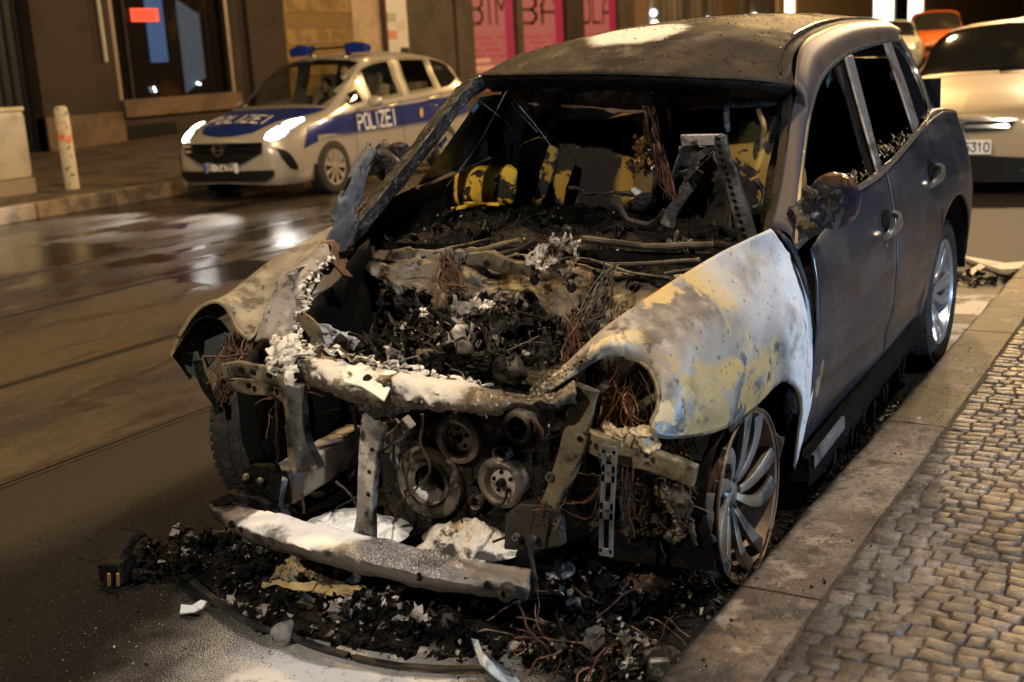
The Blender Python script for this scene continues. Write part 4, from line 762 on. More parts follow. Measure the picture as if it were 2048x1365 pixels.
FG = grid([[U(px, py, a, v) for a, px, py, v in c] for c in FC], 44, 96)
fb = MB().grid(FG); fb.v = [tuple(np.array(p)+.004*fz(p, 9)*V3(1, .3, .6)) for p in fb.v]
FEN = fb.build('left_fender', m_fendL, WR, solid=.005, edge=0)
lip = np.vstack([[FG[i, -1] for i in range(14, 96, 2)]]); MB().tube(lip+V3(-.004, 0, 0), .006, 6).jit(.004, 40).build('fender_lip', m_khaki, FEN)
b = MB()                                                      # peeling crust along the nose
for i in range(0, 40):
    p = FG[i//4, RG.randint(0, 43)]; 
    for _ in range(3):
        s = RG.uniform(.004, .011); q = p+V3(RG.uniform(-.02, .02), RG.uniform(-.02, .02), .004); b.poly([q, q+V3(s, RG.uniform(-s, s), RG.uniform(0, .008)), q+V3(RG.uniform(-s, s), s, RG.uniform(0, .012)), q+V3(-s*.5, s*.6, .002)], .002)
b.jit(.006, 30).build('blistered_crust', m_support, FEN, smooth=False)
# arch inside, front left
a_ = np.linspace(-.3, math.pi+.2, 34); b = MB(); b.grid(np.array([[V3(x, .12+.46*math.cos(t), max(.03, .25+.40*math.sin(t))) for x in (.93, .80, .60)] for t in a_])); b.grid(np.array([[V3(.60, .12+r*math.cos(t), max(.03, .25+.88*r*math.sin(t))) for r in (0, .46)] for t in a_])); b.jit(.03, 7).build('wheel_arch_liner', m_black, WR)
MB().grid(np.array([UL('x', 0, (1586, 770, .94), (1560, 800, .90), (1530, 860, .80)), UL('x', 0, (1602, 830, .945), (1585, 880, .90), (1560, 930, .80)), UL('x', 0, (1587, 942, .90), (1575, 945, .85), (1560, 945, .80))])).build('arch_rear_panel', m_char, WR, solid=.003)
# ---- right front fender
A_ = UL('x', 0, (343, 713, -.95), (360, 672, -.94), (385, 632, -.91), (408, 611, -.88), (430, 604, -.85), (448, 611, -.82), (462, 633, -.79), (476, 660, -.74), (500, 682, -.665))
B_ = UL('x', 0, (395, 660, -.96), (430, 612, -.95), (462, 585, -.91), (480, 580, -.87), (505, 590, -.82), (520, 610, -.76), (528, 635, -.70), (533, 645, -.665))
C_ = UL('x', 0, (500, 600, -.96), (530, 540, -.94), (545, 520, -.90), (560, 520, -.85), (572, 530, -.80), (578, 548, -.72), (580, 560, -.665))
D_ = UL('x', 0, (600, 520, -.95), (610, 490, -.93), (620, 478, -.90), (630, 476, -.85), (637, 480, -.80), (640, 490, -.72), (640, 498, -.67))
E_ = UL('x', 0, (690, 470, -.93), (695, 445, -.90), (700, 438, -.87), (705, 438, -.84), (710, 442, -.80), (712, 450, -.74), (712, 460, -.70))
fr = MB().grid(grid([A_, B_, C_, D_, E_], 40, 40)); FR = fr.build('right_fender', m_fendR, WR, solid=.006, edge=0)
MB().tube(crs(A_, 50), .007, 6).jit(.003, 40).build('fender_lip', m_khaki, FR)
b = MB().grid(grid([UL('x', 0, (345, 712, -.93), (395, 640, -.88), (440, 640, -.84), (480, 700, -.74)), UL('y', -.15, (380, 760), (420, 690), (470, 690), (510, 720))], 12, 6)); b.build('lamp_housing', m_black, FR, solid=.003)
b = MB().poly(UL('y', -.40, (362, 712), (392, 705), (400, 730), (398, 760), (372, 742)), .01); b.poly(UL('y', -.36, (398, 690), (446, 668), (455, 676), (412, 735)), .008); b.jit(.01, 12).build('lamp_bracket', mat('greenish_soot', (.045, .06, .055), .6), FR)
# ---- bonnet remains on the far side
L_ = UL('x', -.625, (511, 684), (530, 630), (552, 580), (575, 548), (612, 520), (645, 490)); R_ = UL('x', -.52, (562, 694), (592, 660), (606, 610), (612, 572), (632, 545), (662, 510))
M_ = [(a+c)/2+V3(0, 0, .018) for a, c in zip(crs(L_, 8), crs(R_, 8))]
G = grid([L_, M_, R_], 50, 20); b = MB().grid(G, tear=lambda a, c, p: a > .82 and nz(p, 26) > .0+.9*(1-a)*4)
b.v = [tuple(np.array(p)+.006*fz(p, 12)*V3(1, 1, 1)) for p in b.v]
m_slab = mat('ash_grey_slab', (.27, .24, .215), .8, 0, [dict(c=(.13, .11, .10), s=7, r=(.45, .62)), dict(c=(.05, .04, .035), s=30, r=(.56, .66)), dict(c=(.60, .54, .47), s=9, r=(.5, .62), m=[('x', -.57, -.53, .03, 9)])], (90, .7, .005))
BON = b.build('bonnet_remnant', m_slab, WR, solid=.010)
b = MB()
for _ in range(240):
    t = RG.random(); p = crs(R_, 30)[int(t*29)]+V3(RG.uniform(-.015, .02), RG.uniform(-.015, .015), RG.uniform(-.012, .010)); s = RG.uniform(.003, .009); b.ball(p, s, 3, (1, .8, .6))
b.jit(.02, 45).build('foam_crust', m_foam, BON, smooth=False)
L_ = UL('x', -.64, (640, 495), (655, 455), (675, 400), (698, 345), (716, 315), (738, 284)); R_ = UL('x', -.60, (702, 505), (712, 455), (722, 405), (736, 350), (748, 318), (764, 288))
G = grid([L_, [(a+c)/2+V3(.0, -.015, .0) for a, c in zip(crs(L_, 8), crs(R_, 8))], R_], 50, 16)
b = MB().grid(G, tear=lambda a, c, p: (abs(a-.5) > .33 or c > .92) and nz(p, 22, 3) > .10); b.v = [tuple(np.array(p)+.010*fz(p, 10)) for p in b.v]
m_strip = mat('charred_strip', (.055, .055, .058), .5, .3, [dict(c=(.012, .012, .012), s=9, r=(.5, .6)), dict(c=(.12, .12, .125), s=16, r=(.56, .68))], (40, .7, .01))
b.build('torn_bonnet_strip', m_strip, WR, solid=.008)
b = MB().poly(UL('x', -.60, (643, 482), (664, 480), (676, 492), (672, 506), (680, 528), (700, 548), (704, 556), (684, 548), (665, 530), (652, 512)), .012, (1, -.3, 0)); b.jit(.006, 14).build('bonnet_hinge', mat('orange_brown_steel', (.36, .21, .12), .6, .2, [dict(c=(.14, .08, .05), s=12, r=(.45, .65))], (40, .4, .006)), WR, bevel=.002)
MB().lathe([(.001, .001), (.014, 0)], U(656, 497, 'x', -.585), (1, -.3, 0), 14).build('bolt_hole', m_black, WR)
b = MB().poly(UL('x', -.58, (575, 555), (640, 508), (655, 520), (625, 560), (600, 600)), .02, (1, 0, 0)); b.jit(.02, 10).build('inner_wing', m_ash, WR, bevel=.003)
# melted far mirror
mc = U(778, 325, 'x', -1.0); b = MB()
for _ in range(26): b.ball(mc+V3(RG.uniform(-.05, .05), RG.uniform(-.05, .05), RG.uniform(-.045, .05)), RG.uniform(.03, .05), 7)
b.jit(.03, 12).build('melted_wing_mirror', m_gloss, WR)
# ---- windscreen frame
def band(pin, pout, nm, m_, par=WR, n=40, th=.02):
    A = crs(pin, n); B = crs(pout, n); return MB().grid(np.array([A, (A+B)/2, B])).jit(.006, 14).build(nm, m_, par, solid=th)
b = MB().beam(crs(UL('x', 0, (640, 540, -.76), (690, 480, -.755), (735, 430, -.74), (800, 350, -.71), (860, 272, -.68), (920, 195, -.66), (957, 160, -.65)), 24), .07, .055, (1, -.4, 0)); b.jit(.008, 16).build('screen_pillar', m_gloss, WR, bevel=.006)
b = MB().beam(crs(UL('x', 0, (1500, 510, .78), (1528, 482, .79), (1541, 450, .785), (1556, 380, .755), (1566, 310, .72), (1575, 230, .675), (1580, 180, .64)), 30), .035, .03, (1, -.4, 0)); b.jit(.006, 16).build('screen_seal', m_black, WR)
hd = UL('y', 0, (957, 153, 1.13), (1100, 151, 1.05), (1250, 151, 1.01), (1400, 157, 1.06), (1500, 162, 1.13), (1585, 171, 1.24)); hd2 = UL('y', 0, (985, 180, 1.25), (1100, 172, 1.2), (1250, 178, 1.18), (1400, 184, 1.2), (1500, 192, 1.24), (1560, 205, 1.28))
band(hd, hd2, 'screen_header', m_char)
h3 = UL('y', 0, (1000, 172, 1.33), (1120, 182, 1.30), (1250, 180, 1.30), (1400, 186, 1.32), (1480, 188, 1.33), (1552, 196, 1.36)); h4 = UL('y', 0, (1010, 198, 1.36), (1120, 212, 1.30), (1200, 218, 1.28), (1270, 226, 1.27), (1340, 214, 1.28), (1430, 212, 1.31), (1550, 214, 1.38))
G = grid([h3, h4], 70, 12); b = MB().grid(G); b.v = [tuple(np.array(p)+.02*fz(p, 6)) for p in b.v]
b.build('headliner_flap', mat('singed_headliner', (.17, .115, .075), .8, 0, [dict(c=(.03, .02, .015), s=6, r=(.45, .6)), dict(c=(.32, .24, .16), s=24, r=(.55, .68)), dict(c=(.01, .009, .008), m=[('x', .35, .5, .1)])], (50, .8, .01)), WR, solid=.006)
b = MB().grid(np.array([UL('x', 0, (1555, 196, .60), (1575, 200, .65), (1578, 240, .66)), UL('x', 0, (1548, 270, .62), (1562, 290, .68), (1568, 310, .70)), UL('x', 0, (1538, 340, .68), (1550, 370, .72), (1556, 390, .74)), UL('x', 0, (1520, 450, .72), (1532, 470, .76), (1535, 470, .78))])); b.jit(.02, 9).build('pillar_lining', m_char, WR, solid=.006)
# ---- cabin shell
b = MB().grid(grid([[(-.62, 1.25, 1.53), (0, 1.15, 1.58), (.58, 1.3, 1.46)], [(-.6, 2, 1.62), (0, 2, 1.69), (.55, 2, 1.60)], [(-.55, 3.6, 1.55), (0, 3.7, 1.58), (.5, 3.55, 1.55)]], 10, 10)); b.build('headliner', m_black, WR)
MB().box((0, 2.1, .42), (.80, 1.6, .02)).build('floor', m_black, WR); b = MB().grid(np.array([[(-.86, y, .42), (-.90, y, .9), (-.86, y, np.interp(y, [.5, .89, 1.28, 2.0, 2.4, 3.7], [1.05, 1.11, 1.16, 1.24, 1.265, 1.28]))] for y in np.linspace(.5, 3.7, 16)])); b.build('far_door_lining', m_black, WR)
MB().box((0, 3.3, .9), (.8, .03, .5)).build('rear_seatback', m_black, WR)
m_sg = mat('sooty_side_glass', (.040, .024, .014), .35, 0, [dict(c=(.012, .008, .006), s=1.5, r=(.4, .6))], (3, .1, .01), coat=.2)
G = [UL('x', -.84, (833, 374), (930, 335), (1000, 303), (1090, 270)), UL('x', 0, (905, 275, -.76), (955, 240, -.76), (1010, 215, -.76), (1085, 205, -.76)), UL('x', 0, (960, 195, -.68), (990, 190, -.68), (1020, 190, -.68), (1060, 190, -.68))]
MB().grid(grid(G, 16, 10)).build('sooty_window', m_sg, WR); G = UL('x', 0, (1082, 284, -.85), (1300, 205, -.86), (1300, 165, -.74), (1180, 165, -.70), (1050, 165, -.68)); MB().poly(G, .005).build('sooty_window', m_sg, WR)
MB().beam(crs(UL('x', 0, (835, 376, -.83), (930, 337, -.83), (1010, 302, -.83), (1160, 250, -.85)), 14), .02, .012, (1, 0, 0)).build('window_sill', mat('tan_sill', (.16, .10, .05), .5), WR)
b = MB().beam(crs(UL('x', 0, (1012, 380, -.78), (1018, 290, -.74), (1012, 200, -.66)), 14), .05, .14, (1, 0, 0)); b.jit(.03, 6).build('door_pillar', m_char, WR)
for pa, pb, y in (((880, 390), (1015, 178), 1.15), ((1000, 190), (1075, 265), 1.4), ((1010, 180), (1100, 290), 1.35), ((930, 180), (1020, 250), 1.2), ((1290, 240), (1330, 320), 1.4)): MB().tube(crs([U(*pa, 'y', y), U((pa[0]+pb[0])/2+8, (pa[1]+pb[1])/2+6, 'y', y), U(*pb, 'y', y+.1)], 10), .0016, 4).build('hanging_thread', m_ash, WR)
for c, an in (((948, 222), .5), ((885, 290), .9)):
    p = U(*c, 'x', -.69); MB().poly([p+V3(0, -.02, -.012), p+V3(0, .035, .015), p+V3(0, .025, .035), p+V3(0, -.03, .008)], .004, (1, 0, 0)).build('scorched_sticker', mat('bluish_label', (.14, .17, .22), .4, 0, [dict(c=(.03, .03, .04), s=40, r=(.5, .58))]), WR)
# ---- seats
def padseat(cx, cy, cz, w, h, nm, m_, tilt=.25, d=.10, taper=.75, rot=0):
    rows = []
    for v in np.linspace(0, 1, 16):
        ww = w/2*(1-(1-taper)*v**2)*(1 if v < .93 else .9); rows.append([V3(cx+ww*u, cy+tilt*v*h-d*(1-u**4)*(.55+.45*math.sin(v*math.pi))+.5*rot*u*w, cz+v*h) for u in np.linspace(-1, 1, 22)])
    b = MB().grid(np.array(rows)); b.v = [tuple(np.array(p)+.012*fz(p, 7)) for p in b.v]; return b.build(nm, m_, WR, solid=.05)
m_seatY = mat('seat_foam_and_char', (.42, .25, .04), .85, 0, [dict(c=(.40, .22, .03), s=10, r=(.5, .7)), dict(c=(.018, .012, .009), s=6, r=(.47, .51), d=5, o=2), dict(c=(.015, .010, .008), m=[('x', -.52, -.47, .03, 6), ('x', -.26, -.31, .03, 6)]), dict(c=(.014, .010, .008), m=[('z', 1.19, 1.26, .03, 5)]), dict(c=(.014, .010, .008), m=[('z', .98, .93, .03, 5)])], (60, .5, .006))
p = U(1178, 400, 'y', 1.75); padseat(p[0], 1.75, p[2]-.04, .56, .40, 'front_seatback', m_seatY, taper=.72)
m_seatY2 = mat('driver_seat_foam_and_char', (.34, .21, .04), .85, 0, [dict(c=(.30, .2, .05), s=10, r=(.5, .7)), dict(c=(.015, .011, .009), s=7, r=(.45, .49), d=5, o=7.7)], (60, .5, .006))
p = U(1500, 400, 'y', 1.6); padseat(p[0]+.02, 1.6, p[2]-.05, .40, .38, 'driver_seatback', m_seatY2, taper=.7)
hp = U(966, 403, 'y', 1.25); ax = np.linspace(-1, 1, 24)
b = MB(); s_r = U(1027, 400, 'y', 1.25)-U(905, 400, 'y', 1.25); w_ = np.linalg.norm(s_r)
rows = []
for v in np.linspace(0, 1, 16):
    rows.append([V3(hp[0]+u*w_/2*(1-.03*v), 1.25-.04*(1-u**6)*(1-(2*v-1)**6)+.03*v, hp[2]+.135*v*(1-.10*max(0, abs(u)-.86)/.14*(1 if v > .8 else 0))) for u in ax])
b.grid(np.array(rows)); b.v = [tuple(np.array(q)+.005*fz(q, 14)) for q in b.v]; b.build('headrest_foam', m_yellow, WR, solid=.05)
b = MB().poly(UL('y', 1.45, (1073, 400), (1080, 345), (1098, 290), (1111, 300), (1108, 340), (1092, 390)), .03); b.jit(.01, 9).build('seat_bolster', m_seatY2, WR)
b = MB().beam(UL('y', 1.3, (1287, 405), (1290, 370), (1294, 335)), .085, .05); b.build('seat_pillar', mat('ochre_plastic', (.17, .10, .035), .5, 0, [dict(c=(.03, .02, .01), s=9, r=(.45, .6))], (20, .4, .01)), WR)
b = MB()
for _ in range(90): p = U(RG.uniform(1272, 1308), RG.uniform(272, 335), 'y', 1.25+RG.uniform(-.03, .03)); b.ball(p, RG.uniform(.004, .012), 4, (1, 1, 1.4))
b.jit(.02, 30).build('melted_trim', mat('melted_gold_brown', (.22, .11, .03), .2, .3, [dict(c=(.03, .015, .008), s=20, r=(.45, .6))]), WR)
def wires(nm, m_, A, B, n, spread, r=.0022, sag=.03, par=WR, k=10, wob=.02, sc=9):
    b = MB()
    for i in range(n):
        a = np.array(A)+V3(*(RG.uniform(-1, 1)*s for s in spread)); c = np.array(B)+V3(*(RG.uniform(-1, 1)*s for s in spread)); m_1 = (a+c)/2+V3(RG.uniform(-sag, sag), RG.uniform(-sag, sag), -abs(RG.uniform(0, sag)))
        P = crs([a, m_1, c], k); P = [q+wob*V3(nz(q, sc, i), nz(q, sc, i+5), nz(q, sc, i+9)) for q in P]; b.tube(P, r*RG.uniform(.6, 1.4), 4)
    return b.build(nm, m_, par)
wires('copper_loom', m_copper, U(1300, 216, 'y', 1.2), U(1318, 300, 'y', 1.15), 26, (.022, .01, .004), .0026, .03); wires('copper_loom', m_copper, U(1316, 290, 'y', 1.15), U(1345, 398, 'y', 1.0), 22, (.018, .01, .004), .0026, .03)
b = MB().tube(crs(UL('y', 1.1, (1140, 375), (1190, 385), (1240, 390), (1290, 388)), 16), .010, 7); b.jit(.02, 20).build('seat_rail', m_burnt, WR)
b = MB().poly(UL('y', 1.1, (1258, 380), (1270, 376), (1290, 392), (1300, 388), (1302, 400), (1285, 410), (1265, 400)), .02); b.jit(.02, 30).build('foam_splash', m_plate, WR)
sw = crs(UL('y', .98, (1232, 390), (1240, 420), (1258, 442), (1285, 450), (1312, 443), (1330, 420)), 30); b = MB().beam(sw, .022, .02, (0, 1, .5)); b.jit(.008, 18).build('steering_wheel', mat('half_burnt_rim', (.60, .38, .05), .7, 0, [dict(c=(.02, .014, .01), m=[('x', .33, .30, .01, 9)]), dict(c=(.02, .014, .01), s=14, r=(.52, .56))], (40, .6, .01)), WR)
b = MB().ball(U(1285, 405, 'y', 1.02), .055, 8, (1.2, .7, .6)); b.jit(.03, 14).build('steering_hub', m_char, WR)
b = MB().beam(crs(UL('y', .8, (1335, 455), (1350, 420), (1372, 380), (1392, 340)), 12), [.05]*12, .03); b.jit(.02, 14).build('steering_column', m_strip, WR)
# folded sheet metal frame standing in the screen opening
m_fold = mat('blued_sheet_metal', (.085, .09, .10), .38, .55, [dict(c=(.02, .018, .016), s=7, r=(.48, .6), rough=.7), dict(c=(.20, .21, .22), s=13, r=(.56, .68))], (50, .5, .006))
b = MB().poly(UL('y', .72, (1357, 272), (1443, 268), (1447, 290), (1360, 292)), .03, (0, 1, 0)); b.jit(.012, 12).build('folded_frame_top', m_ash, WR, bevel=.003)
G = grid([UL('y', .74, (1360, 292), (1352, 330), (1345, 362)), UL('y', .78, (1400, 290), (1385, 325), (1362, 368)), UL('y', .72, (1432, 292), (1412, 318), (1378, 360))], 18, 14); b = MB().grid(G, tear=lambda a, c, p: nz(p, 20, 4) > .38); b.v = [tuple(np.array(q)+.02*fz(q, 9)) for q in b.v]; b.build('folded_frame_side', m_fold, WR, solid=.006)
sp = [(1440, 275), (1450, 320), (1468, 380), (1483, 430), (1497, 485)]; b = MB().beam(crs(UL('y', .62, *sp), 24), [.045+.02*t for t in np.linspace(0, 1, 24)], .02, (1, 0, 0)); b.jit(.008, 12); FS = b.build('folded_frame_strip', m_fold, WR, bevel=.003)
b = MB()
for q in crs(UL('y', .60, *sp), 16): b.ball(q+V3(-.012, 0, 0), .007, 5)
b.build('rivets', m_black, FS)
b = MB().grid(grid([UL('y', .66, (1432, 300), (1445, 350), (1462, 420), (1475, 470)), UL('y', .9, (1400, 330), (1410, 370), (1420, 420), (1400, 450))], 18, 8)); b.v = [tuple(np.array(q)+.03*fz(q, 6)) for q in b.v]; b.build('folded_frame_web', m_burnt, WR, solid=.005)
for nm, pts, y in (('charred_hook', [(1515, 355), (1530, 385), (1522, 410), (1505, 420)], .9), ('charred_hook', [(1450, 192), (1452, 240), (1458, 262)], 1.3), ('charred_strap', [(1515, 215), (1525, 260), (1518, 300)], 1.2)): MB().tube(crs(UL('y', y, *pts), 12), .011, 6).jit(.02, 12).build(nm, m_strip if 'hook' in nm else m_khaki, WR)
# ---- torn sheet / shard / wire utilities
def sheet(pts_rows, nu, nv, amp, sc, nm, m_, solid=.004, tear=None, o=0, par=WR, label=None, kind=None):
    G = grid(pts_rows, nu, nv); b = MB().grid(G, tear=tear); b.v = [tuple(np.array(q)+amp*V3(fz(q, sc, o), fz(q, sc, o+5), fz(q, sc, o+9))) for q in b.v]
    return b.build(nm, m_, par, solid=solid, label=label, kind=kind)
def shards(b, n, reg, s0, s1, flat=.5, mi=0, rg=RG):
    for _ in range(n):
        p = reg(); s = rg.uniform(s0, s1)*(rg.random()**1.5+.35); k = rg.choice((4, 5, 6)); a0 = rg.uniform(0, 6.28)
        N = np.array([rg.gauss(0, flat), rg.gauss(0, flat), 1.]); N /= np.linalg.norm(N); A = np.cross(N, (1, .2, 0)); A /= np.linalg.norm(A); B = np.cross(N, A); asp = rg.uniform(.35, 1)
        vs = [p+s*rg.uniform(.5, 1.1)*(math.cos(a0+6.283*i/k)*A+asp*math.sin(a0+6.283*i/k)*B)+N*rg.uniform(-.25, .25)*s for i in range(k)]; c = p+N*s*rg.uniform(-.2, .5)
        b.add(vs+[c, c-N*s*.12]+[v-N*s*.12 for v in vs], [(i, (i+1) % k, k) for i in range(k)]+[(k+2+(i+1) % k, k+2+i, k+1) for i in range(k)]+[(i, k+2+i, k+2+(i+1) % k, (i+1) % k) for i in range(k)], mi)
    return b
def tangle(b, n, reg, L, r, mi=0, curl=.5, rg=RG):
    for _ in range(n):
        p = np.array(reg(), float); d = np.array([rg.gauss(0, 1), rg.gauss(0, 1), rg.gauss(0, .6)]); d /= np.linalg.norm(d); P = [p]; l = L*rg.uniform(.4, 1.2)
        for i in range(9): d = d+curl*np.array([rg.gauss(0, 1), rg.gauss(0, 1), rg.gauss(0, .6)])*.5; d /= np.linalg.norm(d); p = p+d*l/9; P.append(p)
        b.tube(crs(P, 16), r*rg.uniform(.6, 1.5), 4, mi=mi)
    return b
def crumple(b, c, s, mi=0, rg=RG):                            # one folded, torn scrap
    A = np.array([rg.gauss(0, 1) for _ in range(3)]); A /= np.linalg.norm(A); B = np.cross(A, [rg.gauss(0, 1) for _ in range(3)]); B /= np.linalg.norm(B); N = np.cross(A, B); o = rg.uniform(0, 50); n = 9; w = rg.uniform(.4, 1)
    G = np.array([[np.array(c)+s*(A*(i/(n-1)-.5)+B*w*(j/(n-1)-.5)+N*.55*fz((i*.16+o, j*.16, o), 1.6)+A*.2*nz((i*.3, j*.3, o), 1)) for j in range(n)] for i in range(n)])
    q = len(b.v); b.grid(G, mi, tear=lambda a, e, p: max(abs(a-.5), abs(e-.5)) > .34 and nz((a*4+o, e*4, o), 1) > .0)
    for k in range(q, len(b.v)):
        if b.v[k][2] < .004: b.v[k] = (b.v[k][0], b.v[k][1], .004)
    return b
def boxreg(c, h): return lambda: V3(*(c[i]+RG.uniform(-h[i], h[i]) for i in range(3)))
m_burntm = [m_char, m_burnt, m_ash, m_khaki, m_copper]
# ---- scuttle, dash and screen debris
rows = [UL('y', 0, (760, 430, 1.25), (900, 402, 1.3), (1050, 400, 1.35), (1200, 405, 1.3), (1350, 430, 1.2), (1500, 440, 1.05)), UL('y', 0, (740, 460, .9), (880, 440, .95), (1050, 440, 1.0), (1250, 455, .98), (1400, 468, .9), (1510, 470, .8)),
        UL('y', 0, (700, 490, .5), (860, 480, .6), (1050, 482, .62), (1250, 492, .6), (1400, 500, .52), (1520, 495, .42)), UL('y', 0, (690, 515, .33), (860, 505, .38), (1050, 512, .40), (1200, 530, .38), (1380, 560, .30), (1480, 530, .30))]
rows = [[q+V3(0, 0, -.03) for q in r] for r in rows]
sheet(rows, 110, 60, .035, 7, 'burnt_dashboard', m_char, .01)
def dash_reg():
    a = RG.random(); c = RG.random(); G_ = DG; return G_[int(a*39), int(c*59)]+V3(RG.uniform(-.01, .01), RG.uniform(-.01, .01), RG.uniform(-.02, .03))
DG = grid(rows, 60, 40)
b = shards(MB(), 420, dash_reg, .008, .035, .5); shards(b, 70, dash_reg, .006, .022, .5, 1); shards(b, 60, dash_reg, .005, .018, .6, 2); shards(b, 22, dash_reg, .006, .02, .6, 3); b.build('dash_debris', [m_char, m_burnt, m_ash, m_yellow], WR, smooth=False, kind='stuff')
b = tangle(MB(), 14, dash_reg, .16, .0018, 0); tangle(b, 40, dash_reg, .2, .0022, 1); b.build('dash_wiring', [m_khaki, m_char], WR, kind='stuff')
for (p0, p1, y0, y1) in (((480+330, 402), (860, 410), 1.2, 1.15), ((925, 402), (1000, 410), 1.15, 1.12), ((905, 418), (960, 405), 1.1, 1.1)): MB().beam([U(*p0, 'y', y0), U(*p1, 'y', y1)], .02, .006).jit(.02, 12).build('melted_foam_edge', m_yellow, WR)
for nm, P, y, r, m_ in (('linkage_rod', [(1165, 478), (1230, 486), (1300, 494), (1370, 492), (1430, 492), (1445, 500)], .42, .017, m_burnt), ('linkage_rod', [(1150, 522), (1240, 530), (1320, 526), (1400, 520)], .36, .011, m_burnt), ('wiper_arm', [(912, 512), (975, 498), (1040, 480)], .38, .013, m_support), ('wiper_arm', [(985, 512), (1040, 498), (1075, 480)], .36, .011, m_burnt), ('linkage_rod', [(890, 497), (930, 490), (980, 478)], .40, .006, m_support), ('linkage_rod', [(1120, 518), (1180, 520), (1260, 545), (1340, 556)], .34, .007, m_support), ('linkage_rod', [(1330, 548), (1400, 537), (1450, 528)], .30, .008, m_burnt), ('linkage_rod', [(1430, 488), (1470, 500), (1480, 512)], .36, .02, m_char)):
    MB().tube(crs(UL('y', y, *P), 22), r*.75, 8).jit(.003, 20).build(nm, m_, WR)
b = MB().poly(UL('y', .26, (1347, 552), (1360, 550), (1380, 566), (1396, 560), (1392, 570), (1372, 578)), .012); b.build('melted_foam_strip', mat('pale_yellow_plastic', (.6, .5, .25), .5), WR)
MB().lathe([(.012, .012), (.028, .01), (.03, -.01)], U(1443, 500, 'y', .36), (0, -1, .4), 16).build('linkage_pivot', m_char, WR)
# crumpled aluminium flake hanging over the bulkhead
sheet([UL('y', .30, (1060, 500), (1080, 488), (1130, 495), (1150, 510)), UL('y', .24, (1066, 520), (1090, 522), (1125, 530), (1152, 528)), UL('y', .22, (1090, 545), (1100, 552), (1130, 556), (1150, 545))], 30, 24, .045, 14, 'crumpled_foil', m_ash, .004, tear=lambda a, c, p: nz(p, 26, 2) > .35)
sheet([UL('y', .31, (1090, 478), (1120, 470), (1165, 480)), UL('y', .27, (1095, 500), (1130, 505), (1160, 508))], 24, 16, .04, 16, 'crumpled_foil', m_ash, .004, tear=lambda a, c, p: nz(p, 26, 7) > .3)
# ---- bulkhead
m_bulk = mat('scorched_bulkhead', (.17, .125, .06), .48, .15, [dict(c=(.13, .115, .11), m=[('x', -.05, -.22, .10, 4)]), dict(c=(.09, .068, .04), s=4, r=(.44, .58), w=.5), dict(c=(.02, .016, .012), s=4.5, r=(.53, .60), w=1.2, o=3), dict(c=(.32, .25, .13), s=6, r=(.60, .68)), dict(c=(.012, .010, .008), s=16, r=(.60, .66)), dict(c=(.015, .012, .01), m=[('z', .70, .62, .10, 5)])], (30, .4, .008), (6, .5, .03))
rows = [UL('y', 0, (700, 505, .34), (800, 503, .40), (950, 503, .42), (1100, 517, .42), (1250, 545, .40), (1380, 578, .30)), UL('y', 0, (740, 545, .30), (820, 550, .33), (950, 548, .36), (1100, 560, .36), (1250, 590, .33), (1330, 615, .25)),
        UL('y', 0, (790, 605, .28), (850, 610, .28), (960, 600, .30), (1100, 620, .29), (1200, 650, .26), (1270, 655, .22)), UL('y', 0, (800, 680, .25), (850, 700, .24), (960, 700, .24), (1100, 720, .24), (1180, 740, .22), (1225, 690, .18))]
sheet(rows, 90, 60, .026, 4.5, 'bulkhead', m_bulk, .006, tear=lambda a, c, p: nz(p, 7, 31) > .52)
MB().grid(np.array([[V3(x, .45, z) for x in (-.75, 0, .8)] for z in (.1, .5, .95)])).build('bulkhead_back', m_black, WR)
b = MB().beam(crs(UL('y', .27, (890, 515), (970, 520), (1060, 540), (1080, 552)), 16), .05, .03); b.jit(.02, 9).build('bulkhead_rib', m_bulk, WR, bevel=.008)
for px, py in ((975, 525), (1068, 560), (965, 540), (1142, 575), (1210, 600)): MB().lathe([(.001, .004), (.016, .003), (.019, -.004)], U(px, py, 'y', .25), (0, -1, .3), 14).build('bulkhead_plug', m_char, WR)
wires('bulkhead_loom', m_copper, U(885, 515, 'y', .25), U(925, 580, 'y', .18), 16, (.014, .015, .012), .0028, .05)
wires('bulkhead_loom', m_burnt, U(1225, 535, 'y', .22), U(1160, 650, 'y', -.02), 14, (.018, .02, .02), .0030, .05, wob=.04)
wires('bulkhead_loom', m_copper, U(1150, 640, 'y', .0), U(1145, 745, 'y', -.2), 14, (.018, .03, .02), .0026, .05, wob=.05)
b = tangle(MB(), 24, boxreg((.45, .12, .72), (.22, .1, .12)), .22, .0016); b.build('wing_wiring', [m_copper], WR, kind='stuff')
# inner wings / dark bay walls
MB().grid(grid([[(-.60, -.5, .35), (-.62, -.5, .70)], [(-.62, .0, .3), (-.66, 0, .84)], [(-.66, .4, .3), (-.70, .35, .98)]], 10, 12)).jit(.04, 6).build('inner_wing', m_black, WR, solid=.01)
MB().grid(grid([[(.70, -.30, .45), (.62, -.35, .78)], [(.66, .0, .4), (.72, 0, .90)], [(.66, .4, .4), (.80, .35, 1.0)]], 10, 12)).jit(.03, 6).build('inner_wing', m_burnt, WR, solid=.01)
MB().box((0, -.02, .16), (.5, .42, .015)).jit(.02, 5).build('undertray', m_black, WR)
sheet([UL('y', -.12, (622, 628), (650, 640), (700, 665), (735, 690)), UL('y', -.16, (632, 665), (670, 680), (710, 705), (742, 722)), UL('y', -.2, (655, 705), (680, 715), (710, 722), (735, 728))], 30, 20, .03, 6, 'strut_tower', mat('powdered_blue_grey', (.42, .45, .50), .8, 0, [dict(c=(.06, .06, .065), s=7, r=(.5, .62)), dict(c=(.3, .26, .2), s=5, r=(.55, .65))], (60, .6, .006)), .006)
